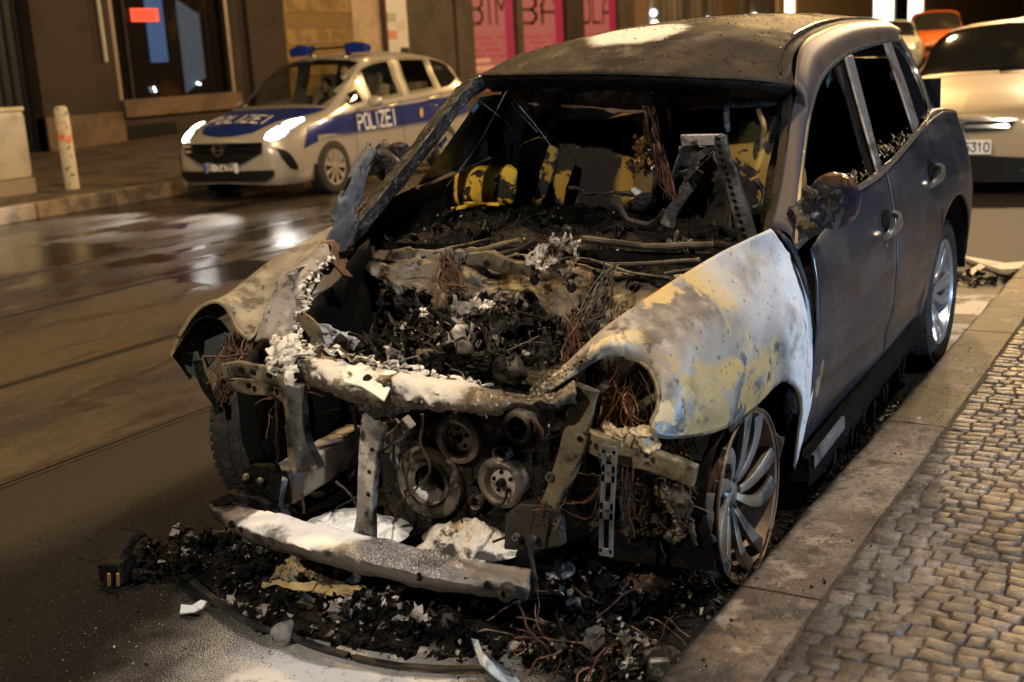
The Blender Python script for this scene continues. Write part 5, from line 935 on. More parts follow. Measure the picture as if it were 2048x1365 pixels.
b = MB().beam(crs(UL('y', -.3, (598, 632), (622, 655), (640, 690), (652, 718)), 14), [.05]*14, .012, (1, 0, .3)); b.jit(.01, 9).build('wing_rail', m_support, WR)
# ---- engine
m_eng = mat('burnt_engine', (.020, .017, .015), .45, .1, [dict(c=(.008, .007, .006), s=9, r=(.45, .6)), dict(c=(.12, .10, .085), s=22, r=(.58, .70)), dict(c=(.45, .42, .40), s=40, r=(.68, .74), a=.7)], (45, .8, .012), (14, .7, .02), spec=.2)
EC = (.06, -.12, .55)
gs = []
for i, v in enumerate(np.linspace(0, 1, 40)):
    r = []
    for j, u_ in enumerate(np.linspace(0, 1, 56)):
        x = -.36+.72*u_; y = -.38+.50*v; h = .68+.09*math.sin(u_*math.pi)*math.sin(min(1, v*1.3)*math.pi*.6+.3); p = V3(x, y, h); r.append(p+V3(0, 0, .085*fz(p, 6)+.03*fz(p, 22, 4)))
    gs.append(r)
b = MB().grid(np.array(gs)); b.build('engine_top', m_eng, WR)
def eng_reg():
    u_, v = RG.random(), RG.random(); p = gs[int(v*39)][int(u_*55)]; return p+V3(0, 0, RG.uniform(-.01, .03))
b = shards(MB(), 700, eng_reg, .007, .03, .9); shards(b, 110, eng_reg, .007, .026, .9, 1); shards(b, 90, eng_reg, .005, .018, .9, 2)
b.build('engine_debris', [m_char, m_burnt, m_ash], WR, smooth=False, kind='stuff')
b = MB()
for _ in range(70): crumple(b, eng_reg()+V3(0, 0, RG.uniform(-.01, .04)), RG.uniform(.04, .13), RG.choice((0, 0, 0, 0, 1, 2)))
for _ in range(26): crumple(b, dash_reg()+V3(0, 0, .01), RG.uniform(.05, .14), RG.choice((0, 0, 0, 1)))
for _ in range(22): crumple(b, V3(RG.uniform(-.55, .6), RG.uniform(.0, .3), RG.uniform(.62, .82)), RG.uniform(.05, .12), RG.choice((0, 0, 1)))
b.build('torn_scraps', [m_char, m_burnt, m_ash], WR, solid=.003, kind='stuff')
b = MB()
for _ in range(16):
    p = eng_reg(); P_ = [p]
    d_ = V3(RG.gauss(0, 1), RG.gauss(0, .6), .1)
    for k in range(4): d_ = d_+V3(RG.gauss(0, .5), RG.gauss(0, .5), RG.gauss(0, .3)); p = p+d_/np.linalg.norm(d_)*.05; P_.append(p)
    b.tube(crs(P_, 14), RG.uniform(.005, .011), 7)
b.jit(.006, 20).build('charred_hoses', m_char, WR, kind='stuff')
b = tangle(MB(), 26, eng_reg, .28, .0018); tangle(b, 50, eng_reg, .16, .0014, 1, .8); tangle(b, 60, eng_reg, .14, .0016, 2, .9); b.build('engine_wiring', [m_khaki, m_copper, m_char], WR, kind='stuff')
for px, py, r_ in ((1022, 742, .045), (930, 700, .03), (850, 715, .03)): MB().ball(U(px, py, 'y', -.35), r_, 9, (1.1, 1, 1)).jit(.015, 25).build('engine_fitting', m_burnt, WR)
b = MB()
for i in range(7): b.tube(crs([U(780+i*12, 690+i*9, 'y', -.33), U(870+i*10, 700+i*9, 'y', -.34), U(960+i*6, 712+i*8, 'y', -.35)], 18), .009, 6)
b.jit(.03, 14).build('intake_ribs', m_eng, WR)
for px, py, s in ((975, 608, .025), (928, 618, .018), (846, 626, .02), (887, 640, .02)): 
    c = U(px, py, 'y', -.05); q = shards(MB(), 26, boxreg(c, (s, s, s*.5)), .007, .016, .8); q.build('ash_flakes', m_foam, WR, smooth=False, kind='stuff')
# front of the engine
b = MB().box((.12, -.20, .42), (.30, .14, .27)); b.box((.02, -.33, .34), (.13, .03, .20)); b.box((.26, -.33, .44), (.12, .03, .16)); b.jit(.04, 7).build('engine_block', m_eng, WR, bevel=.012)
YE = -.37
def pulley(px, py, r, face, y=YE, hub=True, crescent=False):
    c = U(px, py, 'y', y); b = MB(); b.lathe([(r*.62, .0), (r*.66, .022), (r*.80, .026), (r*.97, .018), (r, .008), (r*.97, -.004), (r, -.014), (r*.96, -.03), (r*.5, -.035)], c, (0, -1, 0), 44)
    P = b.build('pulley', m_pul, WR)
    q = MB().lathe([(.001, .004), (r*.3, .004), (r*.64, -.004), (r*.66, .012)], c, (0, -1, 0), 36); q.build('pulley_face', face, P)
    if hub:
        h = MB(); h.lathe([(.001, .03), (r*.15, .03), (r*.17, .0)], c, (0, -1, 0), 6)
        if r < .09:
            for k in range(5): a = k*1.2566+.4; h.lathe([(.001, .010), (r*.07, .010), (r*.08, .0)], c+V3(r*.38*math.cos(a), 0, r*.38*math.sin(a)), (0, -1, 0), 10)
        h.build('pulley_bolt', m_char, P)
    return P, c
m_pul = mat('scorched_pulley', (.24, .20, .16), .42, .6, [dict(c=(.03, .025, .02), s=9, r=(.45, .62), rough=.7), dict(c=(.2, .17, .13), s=30, r=(.58, .7))], (50, .4, .004))
P1, c1 = pulley(863, 962, .122, m_char)
b = MB().lathe([(.055, .012), (.070, .030), (.078, .020)], c1, (0, -1, 0), 40); b.build('pulley_ring', mat('bright_worn_ring', (.40, .36, .30), .3, .8, [dict(c=(.1, .08, .07), s=12, r=(.5, .65))]), P1)
b = MB().lathe([(.001, .045), (.020, .044), (.026, .034), (.027, .0)], c1, (0, -1, 0), 6); b.build('crank_bolt', m_grey, P1)
a_ = np.linspace(math.pi*1.12, math.pi*1.88, 16); MB().grid(np.array([[c1+V3(-r*math.cos(t), -.010-.012*(r-.03)/.04, r*math.sin(t)) for r in (.028, .045, .062)] for t in a_])).build('powder_in_pulley', m_powder, P1, solid=.004)
pulley(920, 876, .080, m_pul); pulley(1007, 963, .082, mat('pale_clutch_face', (.42, .37, .30), .5, .2, [dict(c=(.1, .08, .06), s=16, r=(.5, .62))], (40, .5, .006))); pulley(1007, 905, .030, m_pul); pulley(1040, 852, .050, m_char); pulley(958, 1002, .026, m_pul, hub=False)
b = MB()
for k in range(9): b.lathe([(.09, 0), (.098, .006), (.09, .012)], U(1012, 958, 'y', YE+.05+.012*k), (0, -1, 0), 28)
b.jit(.008, 10).build('alternator_housing', m_eng, WR)
b = MB().tube(crs([U(1062, 838, 'y', -.38), U(1082, 862, 'y', -.38), U(1078, 890, 'y', -.38), U(1048, 900, 'y', -.38)], 16), .008, 7); b.build('coolant_pipe', m_rust, WR)
b = shards(MB(), 240, boxreg((.1, -.25, .40), (.36, .06, .26)), .008, .03, 1.2); shards(b, 60, boxreg((.15, -.33, .45), (.3, .03, .2)), .004, .012, 1.2, 1); b.build('engine_front_debris', [m_char, m_ash], WR, smooth=False, kind='stuff')
# ---- upper crossmember (torn, coated in foam)
rows = [UL('y', 0, (548, 672, -.50), (600, 693, -.52), (650, 712, -.54), (700, 727, -.56), (790, 742, -.58), (870, 755, -.58), (940, 769, -.58), (985, 778, -.58), (1045, 792, -.58), (1095, 792, -.56), (1150, 762, -.54)),
        UL('y', 0, (540, 700, -.56), (595, 722, -.59), (650, 745, -.62), (700, 762, -.64), (790, 762, -.66), (865, 770, -.66), (940, 782, -.66), (1000, 794, -.66), (1050, 806, -.66), (1100, 804, -.63), (1150, 780, -.58)),
        UL('y', 0, (548, 730, -.57), (600, 755, -.60), (650, 768, -.63), (705, 790, -.66), (790, 800, -.69), (860, 806, -.69), (940, 812, -.69), (1000, 812, -.69), (1045, 812, -.67), (1100, 812, -.64), (1150, 795, -.58)),
        UL('y', 0, (560, 745, -.55), (610, 768, -.58), (655, 780, -.60), (720, 812, -.62), (790, 822, -.66), (860, 822, -.66), (940, 829, -.66), (990, 828, -.66), (1030, 815, -.65), (1095, 818, -.62), (1150, 806, -.57))]
XM = sheet(rows, 150, 26, .012, 14, 'upper_crossmember', m_cross, .007, tear=lambda a, c, p: (a > .90 or a < .05) and nz(p, 30) > .12)
sheet([UL('y', -.60, (538, 700), (570, 700), (602, 715)), UL('y', -.63, (545, 735), (575, 745), (604, 760)), UL('y', -.62, (552, 760), (576, 778), (598, 770))], 34, 30, .035, 18, 'torn_sheet', m_foam, .004, tear=lambda a, c, p: (a > .5) and nz(p, 40, 5) > .1)
sheet([UL('y', -.55, (540, 690), (575, 672), (605, 690)), UL('y', -.60, (546, 712), (580, 700), (612, 718))], 30, 20, .035, 16, 'torn_sheet', m_foam, .005)
b = MB()
for i in range(220):
    t = RG.random(); px = 545+430*t; py = 680+100*t-6; p = U(px, py+RG.uniform(-5, 10), 'y', -.55); b.ball(p, RG.uniform(.003, .007), 3, (1.8, 1.4, .35))
b.jit(.02, 40).build('foam_ridge', m_foam, XM, kind='stuff')
LP = MB().poly(UL('y', 0, (682, 742, -.645), (700, 730, -.60), (742, 734, -.60), (793, 742, -.61), (797, 757, -.65), (780, 776, -.69), (768, 802, -.715), (752, 790, -.715), (722, 772, -.69), (688, 764, -.68)), .006); LP = LP.build('latch_plate', mat('powdered_plate', (.74, .70, .62), .8, 0, [dict(c=(.4, .36, .3), s=14, r=(.5, .66))], (50, .4, .004)), WR, bevel=.002)
for px, py, r_ in ((736, 759, .013), (700, 748, .005), (748, 738, .005), (757, 762, .005)): MB().lathe([(.001, .009), (r_, .008), (r_*1.1, -.004)], U(px, py, 'y', -.655), (0, -.7, .7), 16).build('plate_hole', m_char if r_ > .01 else m_ash, LP)
sheet([UL('y', 0, (700, 790, -.62), (750, 800, -.66), (800, 800, -.68)), UL('y', 0, (705, 812, -.62), (750, 830, -.66), (800, 820, -.66)), UL('y', 0, (720, 835, -.62), (755, 852, -.62), (798, 840, -.62))], 30, 22, .035, 12, 'latch_support', m_burnt, .006)
# ---- radiator support and beams
def rbeam(nm, P, w, h, m_, side=(1, 0, 0), j=.004, n=20, par=WR, bev=.004):
    return MB().beam(crs(P, n), np.interp(np.linspace(0, 1, n), np.linspace(0, 1, len(w)), w) if hasattr(w, '__len__') else w, h, side).jit(j, 14).build(nm, m_, par, bevel=bev)
Y = -.64
a1 = rbeam('support_arm', UL('y', -.62, (448, 742), (480, 738), (520, 745), (560, 755), (580, 768)), .022, .05, m_support, (0, 1, 0)); rbeam('support_arm', UL('y', -.60, (462, 768), (510, 775), (555, 780), (580, 800)), .022, .045, m_support, (0, 1, 0))
for px, py in ((482, 740), (505, 744), (538, 750), (497, 772), (542, 778)): MB().lathe([(.001, .003), (.009, .002), (.010, -.003)], U(px, py, 'y', -.635), (0, -1, 0), 12).build('bolt_hole', m_black, a1)
rbeam('support_arm', UL('y', -.61, (572, 775), (579, 800), (584, 840), (586, 890)), .045, .02, m_support, j=.006)
rbeam('radiator_stay', UL('y', -.63, (592, 770), (597, 820), (605, 880), (622, 940)), [.055, .05, .055, .09], .04, m_grey); rbeam('radiator_stay', UL('y', -.60, (575, 850), (585, 890), (598, 935)), [.02, .035, .06], .02, m_support)
rbeam('radiator_stay', UL('y', -.66, (752, 842), (745, 870), (737, 960), (733, 1020), (730, 1078)), [.085, .066, .056, .058, .075], .03, m_ash, j=.004)
for px, py in ((742, 900), (737, 945), (735, 990)): MB().lathe([(.001, .002), (.005, .001), (.006, -.004)], U(px, py, 'y', -.68), (0, -1, 0), 10).build('bolt_hole', m_black, WR)
MB().lathe([(.001, .012), (.012, .011), (.014, 0)], U(724, 1070, 'y', -.70), (0, -1, .6), 6).build('bolt', m_burnt, WR)
sheet([UL('y', -.56, (752, 850), (775, 852), (800, 845)), UL('y', -.52, (765, 890), (785, 895), (800, 880)), UL('y', -.5, (780, 935), (793, 940), (800, 925))], 16, 22, .03, 9, 'duct_flap', m_khaki, .006); rbeam('duct_end', UL('y', -.55, (780, 878), (800, 862), (818, 848)), .045, .04, m_ash, (0, 1, 0), .012)
# chassis rail
rbeam('chassis_rail', [U(560, 975, 'y', -.60), U(640, 925, 'y', -.38), U(715, 880, 'y', -.14)], .09, .115, mat('powdered_rail', (.30, .28, .27), .6, .2, [dict(c=(.08, .07, .065), s=6, r=(.45, .6)), dict(c=(.5, .52, .55), s=4, r=(.55, .66)), dict(c=(.015, .013, .012), m=[('z', .50, .53, .02, 9)], s=20, r=(.40, .5))], (50, .6, .006)), (1, 0, 0), .006)
rbeam('rail_end', [U(560, 955, 'y', -.62), U(552, 1000, 'y', -.63), U(566, 1038, 'y', -.63)], [.05, .05, .06], .03, mat('powdered_end', (.36, .39, .43), .7, .1, [dict(c=(.1, .1, .1), s=9, r=(.5, .62))], (50, .5, .005)), (1, 0, 0), .006)
cp = MB().poly(UL('y', -.67, (484, 940), (500, 932), (545, 935), (552, 955), (548, 1010), (520, 1000), (488, 985)), .03, (0, 1, 0)); cp = cp.jit(.006, 12).build('crash_bracket', m_char, WR, bevel=.004)
for px, py in ((494, 954), (522, 962)): MB().lathe([(.001, .014), (.008, .013), (.012, .006), (.013, 0)], U(px, py, 'y', -.68), (0, -1, 0), 14).build('bolt', m_support, cp)
rbeam('support_arm', UL('y', -.68, (440, 1000), (480, 990), (520, 1000), (545, 1015)), .06, .03, m_char, (0, 1, 0), .012)
# lower beam
rows = [UL('y', 0, (424, 1002, -.66), (500, 1018, -.72), (600, 1040, -.77), (740, 1073, -.79), (870, 1106, -.77), (960, 1126, -.74), (1062, 1140, -.68)), UL('y', 0, (418, 1012, -.70), (480, 1050, -.80), (570, 1077, -.87), (700, 1108, -.90), (820, 1138, -.88), (940, 1160, -.84), (1058, 1170, -.76)),
        UL('y', 0, (430, 1035, -.71), (485, 1068, -.80), (570, 1098, -.87), (700, 1130, -.90), (820, 1158, -.88), (940, 1178, -.84), (1058, 1192, -.76)), UL('y', 0, (440, 1040, -.68), (490, 1075, -.76), (570, 1105, -.82), (700, 1140, -.84), (820, 1168, -.82), (940, 1188, -.78), (1056, 1196, -.70))]
LB = sheet(rows, 110, 26, .006, 10, 'bumper_beam', m_beam, .006)
for px, py in ((463, 1050), (540, 1088), (838, 1155), (930, 1165), (975, 1172)): MB().lathe([(.001, .003), (.011, .002), (.013, -.004)], U(px, py, 'y', -.885 if 600 < px < 900 else -.845), (0, -1, 0), 14).build('beam_hole', m_black, LB)
MB().lathe([(.012, .0), (.012, .03), (.022, .03), (.024, 0)], U(1016, 1180, 'y', -.81), (.3, -1, 0), 18).build('tow_socket', m_burnt, LB)
# right-hand support (headlamp frame)
rs = rbeam('headlamp_support', UL('y', -.52, (1172, 772), (1162, 830), (1150, 885), (1130, 940), (1112, 985), (1095, 1030)), [.07, .07, .075, .06, .05, .06], .03, m_support, j=.008); rbeam('headlamp_support', UL('y', -.50, (1150, 868), (1200, 890), (1260, 908), (1330, 930), (1390, 950)), .03, .062, m_support, (0, 1, 0), .008)
rbeam('headlamp_support', UL('y', -.46, (1212, 768), (1192, 800), (1180, 830), (1182, 858), (1200, 872), (1235, 884)), .03, .022, m_burnt, (0, 1, 0), .006)
for px, py in ((1149, 808), (1158, 878), (1178, 885), (1292, 912)): MB().lathe([(.001, .003), (.0065, .002), (.008, -.004)], U(px, py, 'y', -.545), (0, -1, 0), 12).build('bolt_hole', m_black, rs)
MB().lathe([(.006, .002), (.014, .002), (.015, -.004), (.006, -.004)], U(1099, 955, 'y', -.54), (0, -1, 0), 16, closed=True).build('bracket_eye', m_grey, rs)
b = MB()
for _ in range(90): p = U(RG.uniform(1210, 1302), RG.uniform(862, 900), 'y', -.50+RG.uniform(-.01, .02)); b.ball(p, RG.uniform(.008, .02), 5, (1.2, 1, .7))
b.jit(.03, 30).build('scorched_insulation', mat('cream_insulation', (.48, .38, .24), .9, 0, [dict(c=(.08, .06, .04), s=16, r=(.5, .6))], (70, .7, .006)), WR)
sheet([UL('y', -.40, (1200, 790), (1195, 850), (1225, 880)), UL('y', -.30, (1235, 780), (1240, 850), (1260, 880))], 14, 10, .02, 9, 'lamp_bucket', mat('yellowed_bucket', (.30, .20, .05), .5, .1, [dict(c=(.03, .02, .01), s=8, r=(.45, .6))], (20, .5, .01)), .004)
rbeam('lamp_bracket', UL('y', -.36, (1318, 790), (1280, 812), (1245, 838), (1215, 860)), .03, .022, m_support, (0, 1, 0), .006)
wires('headlamp_wiring', m_copper, U(1225, 735, 'y', -.38), U(1232, 800, 'y', -.42), 30, (.05, .03, .015), .0014, .05, wob=.035, sc=12); wires('headlamp_wiring', mat('orange_hot_wire', (.12, .05, .02), .5, .5), U(1250, 775, 'y', -.42), U(1262, 862, 'y', -.46), 14, (.04, .02, .02), .0015, .05, wob=.04, sc=12); wires('headlamp_wiring', m_burnt, U(1290, 760, 'y', -.35), U(1260, 850, 'y', -.4), 14, (.04, .03, .03), .002, .05, wob=.04)
for x0, y0, x1, y1, n in ((1268, 905, 1262, 1080, 3), (1240, 900, 1248, 1000, 4), (1198, 905, 1195, 985, 2), (1262, 935, 1245, 1060, 3)): wires('hanging_wire', m_copper, U(x0, y0, 'y', -.46), U(x1, y1, 'y', -.46), n, (.008, .01, .004), .0022, .02)
wires('hanging_wire', m_copper, U(1125, 1010, 'y', -.5), U(1205, 975, 'y', -.5), 4, (.01, .02, .006), .0022, .05)
for pts, m_ in (([(553, 790), (556, 860), (553, 940)], m_copper), ([(705, 790), (712, 850), (730, 970), (722, 1050)], m_char), ([(845, 830), (842, 890), (855, 940), (835, 975), (800, 1010), (790, 1035)], m_rust), ([(560, 800), (548, 850), (545, 905)], m_char), ([(672, 960), (700, 990), (715, 1020)], m_burnt), ([(604, 985), (606, 1030)], m_rust)): MB().tube(crs(UL('y', -.58, *pts), 16), .0045, 6).jit(.012, 14).build('hanging_hose', m_, WR)
sb = MB()                                                     # slotted bar
pt = crs(UL('y', -.58, (1219, 900), (1217, 960), (1213, 1040), (1212, 1105)), 12)
for dx in (-.015, .015): sb.beam(pt+V3(dx, 0, 0), .011, .008)
for t in (0, .2, .36, .55, .72, 1): i = min(int(t*11), 11); sb.box(pt[i], (.02, .004, .010))
sb.build('slotted_bar', m_grey, WR)
wires('loom_left', m_rust, U(470, 670, 'y', -.35), U(445, 800, 'y', -.45), 24, (.016, .02, .012), .0028, .03, wob=.03); wires('loom_left', m_copper, U(500, 680, 'y', -.36), U(450, 790, 'y', -.45), 16, (.02, .02, .012), .0026, .04, wob=.03); wires('loom_left', m_rust, U(500, 690, 'y', -.4), U(503, 745, 'y', -.42), 5, (.006, .02, .006), .003, .01)
rbeam('lamp_bracket', UL('y', -.40, (395, 720), (405, 760), (425, 795), (440, 830)), .03, .02, m_char, j=.012)
# copper clumps hanging under the crossmember, inner arch remains
b = tangle(MB(), 50, boxreg((-.60, -.35, .62), (.10, .08, .10)), .2, .0024); b.build('arch_wiring', m_rust, WR, kind='stuff')
sheet([UL('y', -.44, (1140, 1000), (1150, 960), (1200, 940)), UL('y', -.40, (1150, 1050), (1180, 1020), (1210, 980)), UL('y', -.4, (1170, 1080), (1195, 1050), (1210, 1020))], 18, 18, .03, 8, 'splash_shield', m_burnt, .004)
for k, (x0, x1, m_) in enumerate(((1265, 1310, m_belt), (1300, 1345, m_khaki), (1330, 1375, m_belt), (1240, 1272, m_burnt))):
    sheet([UL('y', -.36, (x0, 915), ((x0+x1)/2, 910), (x1, 920)), UL('y', -.38, (x0+8, 1000), ((x0+x1)/2+4, 1000), (x1+4, 1005)), UL('y', -.36, (x0+16, 1065), ((x0+x1)/2+14, 1085), (x1+10, 1090))], 14, 34, .035, 9, 'burnt_liner', m_, .005, o=k*5, tear=lambda a, c, p: a > .7 and nz(p, 24, k) > .15)
b = tangle(MB(), 20, boxreg(U(1290, 960, 'y', -.36), (.06, .03, .10)), .12, .0014); tangle(b, 60, boxreg(U(1310, 1010, 'y', -.36), (.08, .03, .1)), .12, .0016, 1); b.build('liner_fibres', [m_copper, m_belt], WR, kind='stuff')
# bracket with studs, lower right
b = MB().poly(UL('y', -.55, (1010, 1030), (1040, 1008), (1095, 1010), (1120, 1040), (1118, 1090), (1070, 1105), (1008, 1095)), .04, (0, 1, 0)); sbk = b.jit(.015, 9).build('suspension_bracket', m_burnt, WR, bevel=.006)
for px, py in ((1034, 1073), (1066, 1076)): MB().lathe([(.004, .014), (.010, .014), (.011, 0)], U(px, py, 'y', -.57), (0, -1, 0), 12).build('stud', m_grey, sbk)
b = MB().tube(crs(UL('y', -.62, (1068, 1020), (1060, 1060), (1062, 1110), (1070, 1150), (1064, 1185), (1040, 1205)), 26), .006, 6); b.tube(crs([U(1040, 1205, 'y', -.66), U(980, 1232, 'z', .03), U(900, 1282, 'z', .02)], 20), .0035, 6); b.jit(.006, 20).build('brake_cable', m_burnt, WR)
b = tangle(MB(), 30, boxreg(U(1095, 1025, 'y', -.55), (.04, .03, .02)), .07, .0015); b.build('frayed_wires', m_copper, WR, kind='stuff')
# ---- wheels
m_rimS = mat('fire_blued_alloy', (.24, .24, .235), .45, .7, [dict(c=(.20, .15, .10), s=3, r=(.42, .6)), dict(c=(.05, .05, .055), s=5, r=(.52, .64), rough=.5), dict(c=(.65, .62, .5), s=4, r=(.6, .7))], (60, .15, .003))
def rim(c, R, dr, m1, m2, par, n=10, twist=.35):
    A = V3(dr, 0, 0); prof = [(R, 0), (R*1.0, -.008), (R*.955, -.012), (R*.93, -.04), (R*.86, -.10), (R*.86, -.17), (R*.97, -.225), (R, -.228)]
    RM = MB().lathe(prof, c, A, 60).build('rim', m1, par, solid=.005)
    b = MB()
    for k in range(n):
        a0 = 2*math.pi*k/n; P = []; w = []; a0 += (.12 if k % 2 else -.12)
        for t in np.linspace(0, 1, 9):
            a = a0+twist*(t**1.5-.5*math.sin(t*3.14)*(1 if k % 2 else -1)*.5); r = R*(.13+.82*t); P.append(np.array(c)+A*(-.075+.055*t**.6*1.0-.0*t)+V3(0, r*math.cos(a), r*math.sin(a))); w.append(.020+.028*t)
        b.beam(P, [q*1.15 for q in w], .020, (0, -math.sin(a0), math.cos(a0)))
    b.lathe([(.001, -.055), (R*.12, -.055), (R*.19, -.065), (R*.24, -.09)], c, A, 30); b.build('spokes', m2, RM, bevel=.006)
    h = MB()
    for k in range(5): a = 2*math.pi*k/5; h.lathe([(.001, -.052), (.010, -.052), (.012, -.07)], np.array(c)+V3(0, .045*math.cos(a), .045*math.sin(a)), A, 10)
    h.build('wheel_bolts', m_burnt, RM); return RM
fw = empty('wheel', (0, 0, 0), None, None); 
for k_ in ('label', 'category', 'group'):
    if k_ in fw: del fw[k_]
fw.parent = WR
m_rimlip = mat('rusted_rim_lip', (.16, .10, .06), .5, .5, [dict(c=(.06, .045, .035), s=6, r=(.45, .6)), dict(c=(.30, .22, .15), s=20, r=(.58, .7))], (40, .4, .005))
rim(V3(.935, .02, .285), .268, 1, m_rimlip, m_rimS, fw)
b = MB().lathe([(.15, -.13), (.15, -.15), (.03, -.15)], (.935, .02, .285), (1, 0, 0), 30); b.build('brake_disc', m_rust, fw)
G = np.array([[V3(x, .02+R_*math.cos(t), .285+R_*math.sin(t)) for x, R_ in ((.925, .272), (.90, .285), (.86, .30), (.80, .305), (.74, .30), (.68, .285), (.66, .26))] for t in np.linspace(0, 2*math.pi, 90)])
G2 = np.array([[q+V3(.02, .02, .022)*(fz(q, 7)) for q in r] for r in G]); G2[:, :, 2] = np.maximum(G2[:, :, 2], .004)
b = MB().grid(G2, tear=lambda a, c, p: (p[2] > .42 and nz(p, 6, 3) > .1) or nz(p, 11, 8) > .42); b.build('tyre_belt', m_belt, fw, solid=.008)
b = MB()
for _ in range(170):
    t = RG.uniform(2.2, 5.6); r = RG.uniform(.26, .31); x = RG.uniform(.66, .93); a = [V3(x+RG.uniform(-.01, .01), .02+(r+RG.uniform(0, .02))*math.cos(t+q), max(.006, .285+(r+RG.uniform(0, .02))*math.sin(t+q))) for q in np.linspace(0, RG.uniform(.2, .7), 8)]; b.tube(a, .0016, 4)
b.build('steel_cords', m_rust, fw, kind='stuff')
def tyre(c, R, w, par, nm='tyre', tread=True, x=1):
    prof = [(R*.70, -w*.42), (R*.80, -w*.5), (R*.92, -w*.49), (R*.985, -w*.42), (R, -w*.28), (R, w*.28), (R*.985, w*.42), (R*.92, w*.49), (R*.80, w*.5), (R*.70, w*.42)]
    T = MB().lathe(prof, c, (1, 0, 0), 64).build(nm, m_rubber, par)
    if tread:
        b = MB(); 
        for k in range(64):
            for row in range(5):
                a = 2*math.pi*(k+.15*abs(row-2))/64; xx = (row-2)*w*.19; u_ = V3(0, math.cos(a), math.sin(a)); tg = V3(0, -math.sin(a), math.cos(a)); cc = np.array(c)+u_*(R+.003-(.006 if row in (0, 4) else 0))+V3(xx, 0, 0); sk = (row-2)*.006
                h = w*.08; q = [cc+V3(-h, 0, 0)+tg*(-.012-sk), cc+V3(h, 0, 0)+tg*(-.012+sk*1.5), cc+V3(h, 0, 0)+tg*(.012+sk*1.5), cc+V3(-h, 0, 0)+tg*(.012-sk)]
                b.add(q+[p-u_*.012 for p in q], [(0, 1, 2, 3), (0, 4, 5, 1), (1, 5, 6, 2), (2, 6, 7, 3), (3, 7, 4, 0)])
        b.build('tread', m_rubber, T, smooth=False)
    return T
def wheelE():
    w = empty('wheel', (0, 0, 0), None, None); w.parent = WR; return w
rw = wheelE(); tyre(V3(.815, 2.865, .365), .365, .24, rw); rim(V3(.925, 2.865, .365), .262, 1, mat('silver_alloy', (.62, .64, .68), .28, .85), mat('silver_spokes', (.55, .58, .64), .25, .8), rw, 10, .25)
fr_ = wheelE(); tyre(V3(-.80, .0, .355), .365, .27, fr_); MB().lathe([(.25, .1), (.24, .13), (.02, .12)], V3(-.80, 0, .355), (1, 0, 0), 30).build('rim', m_char, fr_)
rr_ = wheelE(); tyre(V3(-.80, 2.865, .365), .365, .24, rr_, tread=False)
# ---- underbody dark mass, sill drips
b = MB()
for _ in range(45): t = RG.random(); y = .7+1.6*t; p = V3(.93+RG.uniform(-.05, .02), y, np.interp(y, [.6, 2.3], [.13, .26])); b.tube(crs([p, p+V3(RG.uniform(-.01, .01), RG.uniform(-.01, .01), -RG.uniform(.02, .12))], 5), [.006, .005, .004, .003, .002], 4)
b.build('melted_drips', m_char, WR, kind='stuff')
b = tangle(MB(), 110, boxreg((0, -.1, .35), (.5, .3, .2)), .3, .003); b.build('bay_tangle', m_char, WR, kind='stuff')
# ================================================================== DEBRIS ON THE ROAD
def road_part(nm, label, cat, loc): return based(nm, loc, label, cat)
def heap(nm, label, cat, c, rx, ry, h, n, s0, s1, mats, weights, wires_=0, wm=None):
    b = MB(); nn = 26
    G = []
    for v in np.linspace(0, 1, 14):
        r = []
        for t in np.linspace(0, 2*math.pi, 40):
            x = c[0]+rx*v*math.cos(t); y = c[1]+ry*v*math.sin(t); p = V3(x, y, 0); r.append(V3(x, y, max(.002, h*(1-v*v)*(.6+.9*fz(p, 9)))))
        G.append(r)
    b.grid(np.array(G))
    def reg():
        t = RG.uniform(0, 6.28); v = math.sqrt(RG.random()); x = c[0]+rx*1.1*v*math.cos(t); y = c[1]+ry*1.1*v*math.sin(t); return V3(x, y, max(.004, h*(1-v*v)*RG.uniform(.5, 1.15)))
    for i, w in enumerate(weights): shards(b, int(n*w), reg, s0, s1, .6, i)
    for _ in range(int(max(6, n/16))): crumple(b, reg(), RG.uniform(.03, .10), RG.choice((0, 0, 0, 1, 2)))
    if wires_: tangle(b, wires_, reg, .22, .0024, wm if wm is not None else 0)
    o = b.build(nm, mats, None, smooth=False, kind='stuff'); return tag(o, label, cat)
def g0(px, py): return U(px, py, 'z', 0)
dm = [m_char, m_burnt, m_ash, m_khaki, m_copper]
heap('charred_debris', 'heap of charred plastic with pale ash at the front left corner of the wreck by the canister', 'debris', g0(1160, 1240), .26, .22, .13, 420, .008, .04, dm, (.74, .10, .13, .02, .01), 26, 4)
heap('charred_debris', 'brown and black melted debris at the bottom edge right of the white shard', 'debris', g0(1180, 1320), .22, .10, .08, 420, .008, .036, dm, (.64, .16, .08, .10, .02), 40, 4)
heap('charred_debris', 'low black crust below the bumper beam dusted with white powder', 'debris', g0(700, 1235), .50, .16, .035, 700, .006, .034, dm, (.74, .05, .20, .01, 0), 20, 0)
heap('charred_debris', 'black rubble directly under the left end of the bumper beam', 'debris', g0(470, 1110), .28, .12, .05, 380, .006, .03, dm, (.8, .14, .04, .02, 0), 14, 0)
heap('charred_debris', 'black molten lump between the small burnt motor and the long black strip', 'debris', g0(320, 1140), .16, .09, .09, 170, .008, .03, dm, (.86, .1, .04, 0, 0), 14, 0)
heap('charred_debris', 'black fibres and rubber ash around the burnt front wheel', 'debris', g0(1400, 1190), .22, .14, .05, 300, .004, .026, dm, (.8, .12, .04, .02, .02), 150, 0)
heap('charred_debris', 'black burnt residue in the gutter between the sill and the kerb', 'debris', (.93, 1.2, 0), .05, .95, .05, 420, .005, .022, dm, (.84, .1, .06, 0, 0), 90, 0)
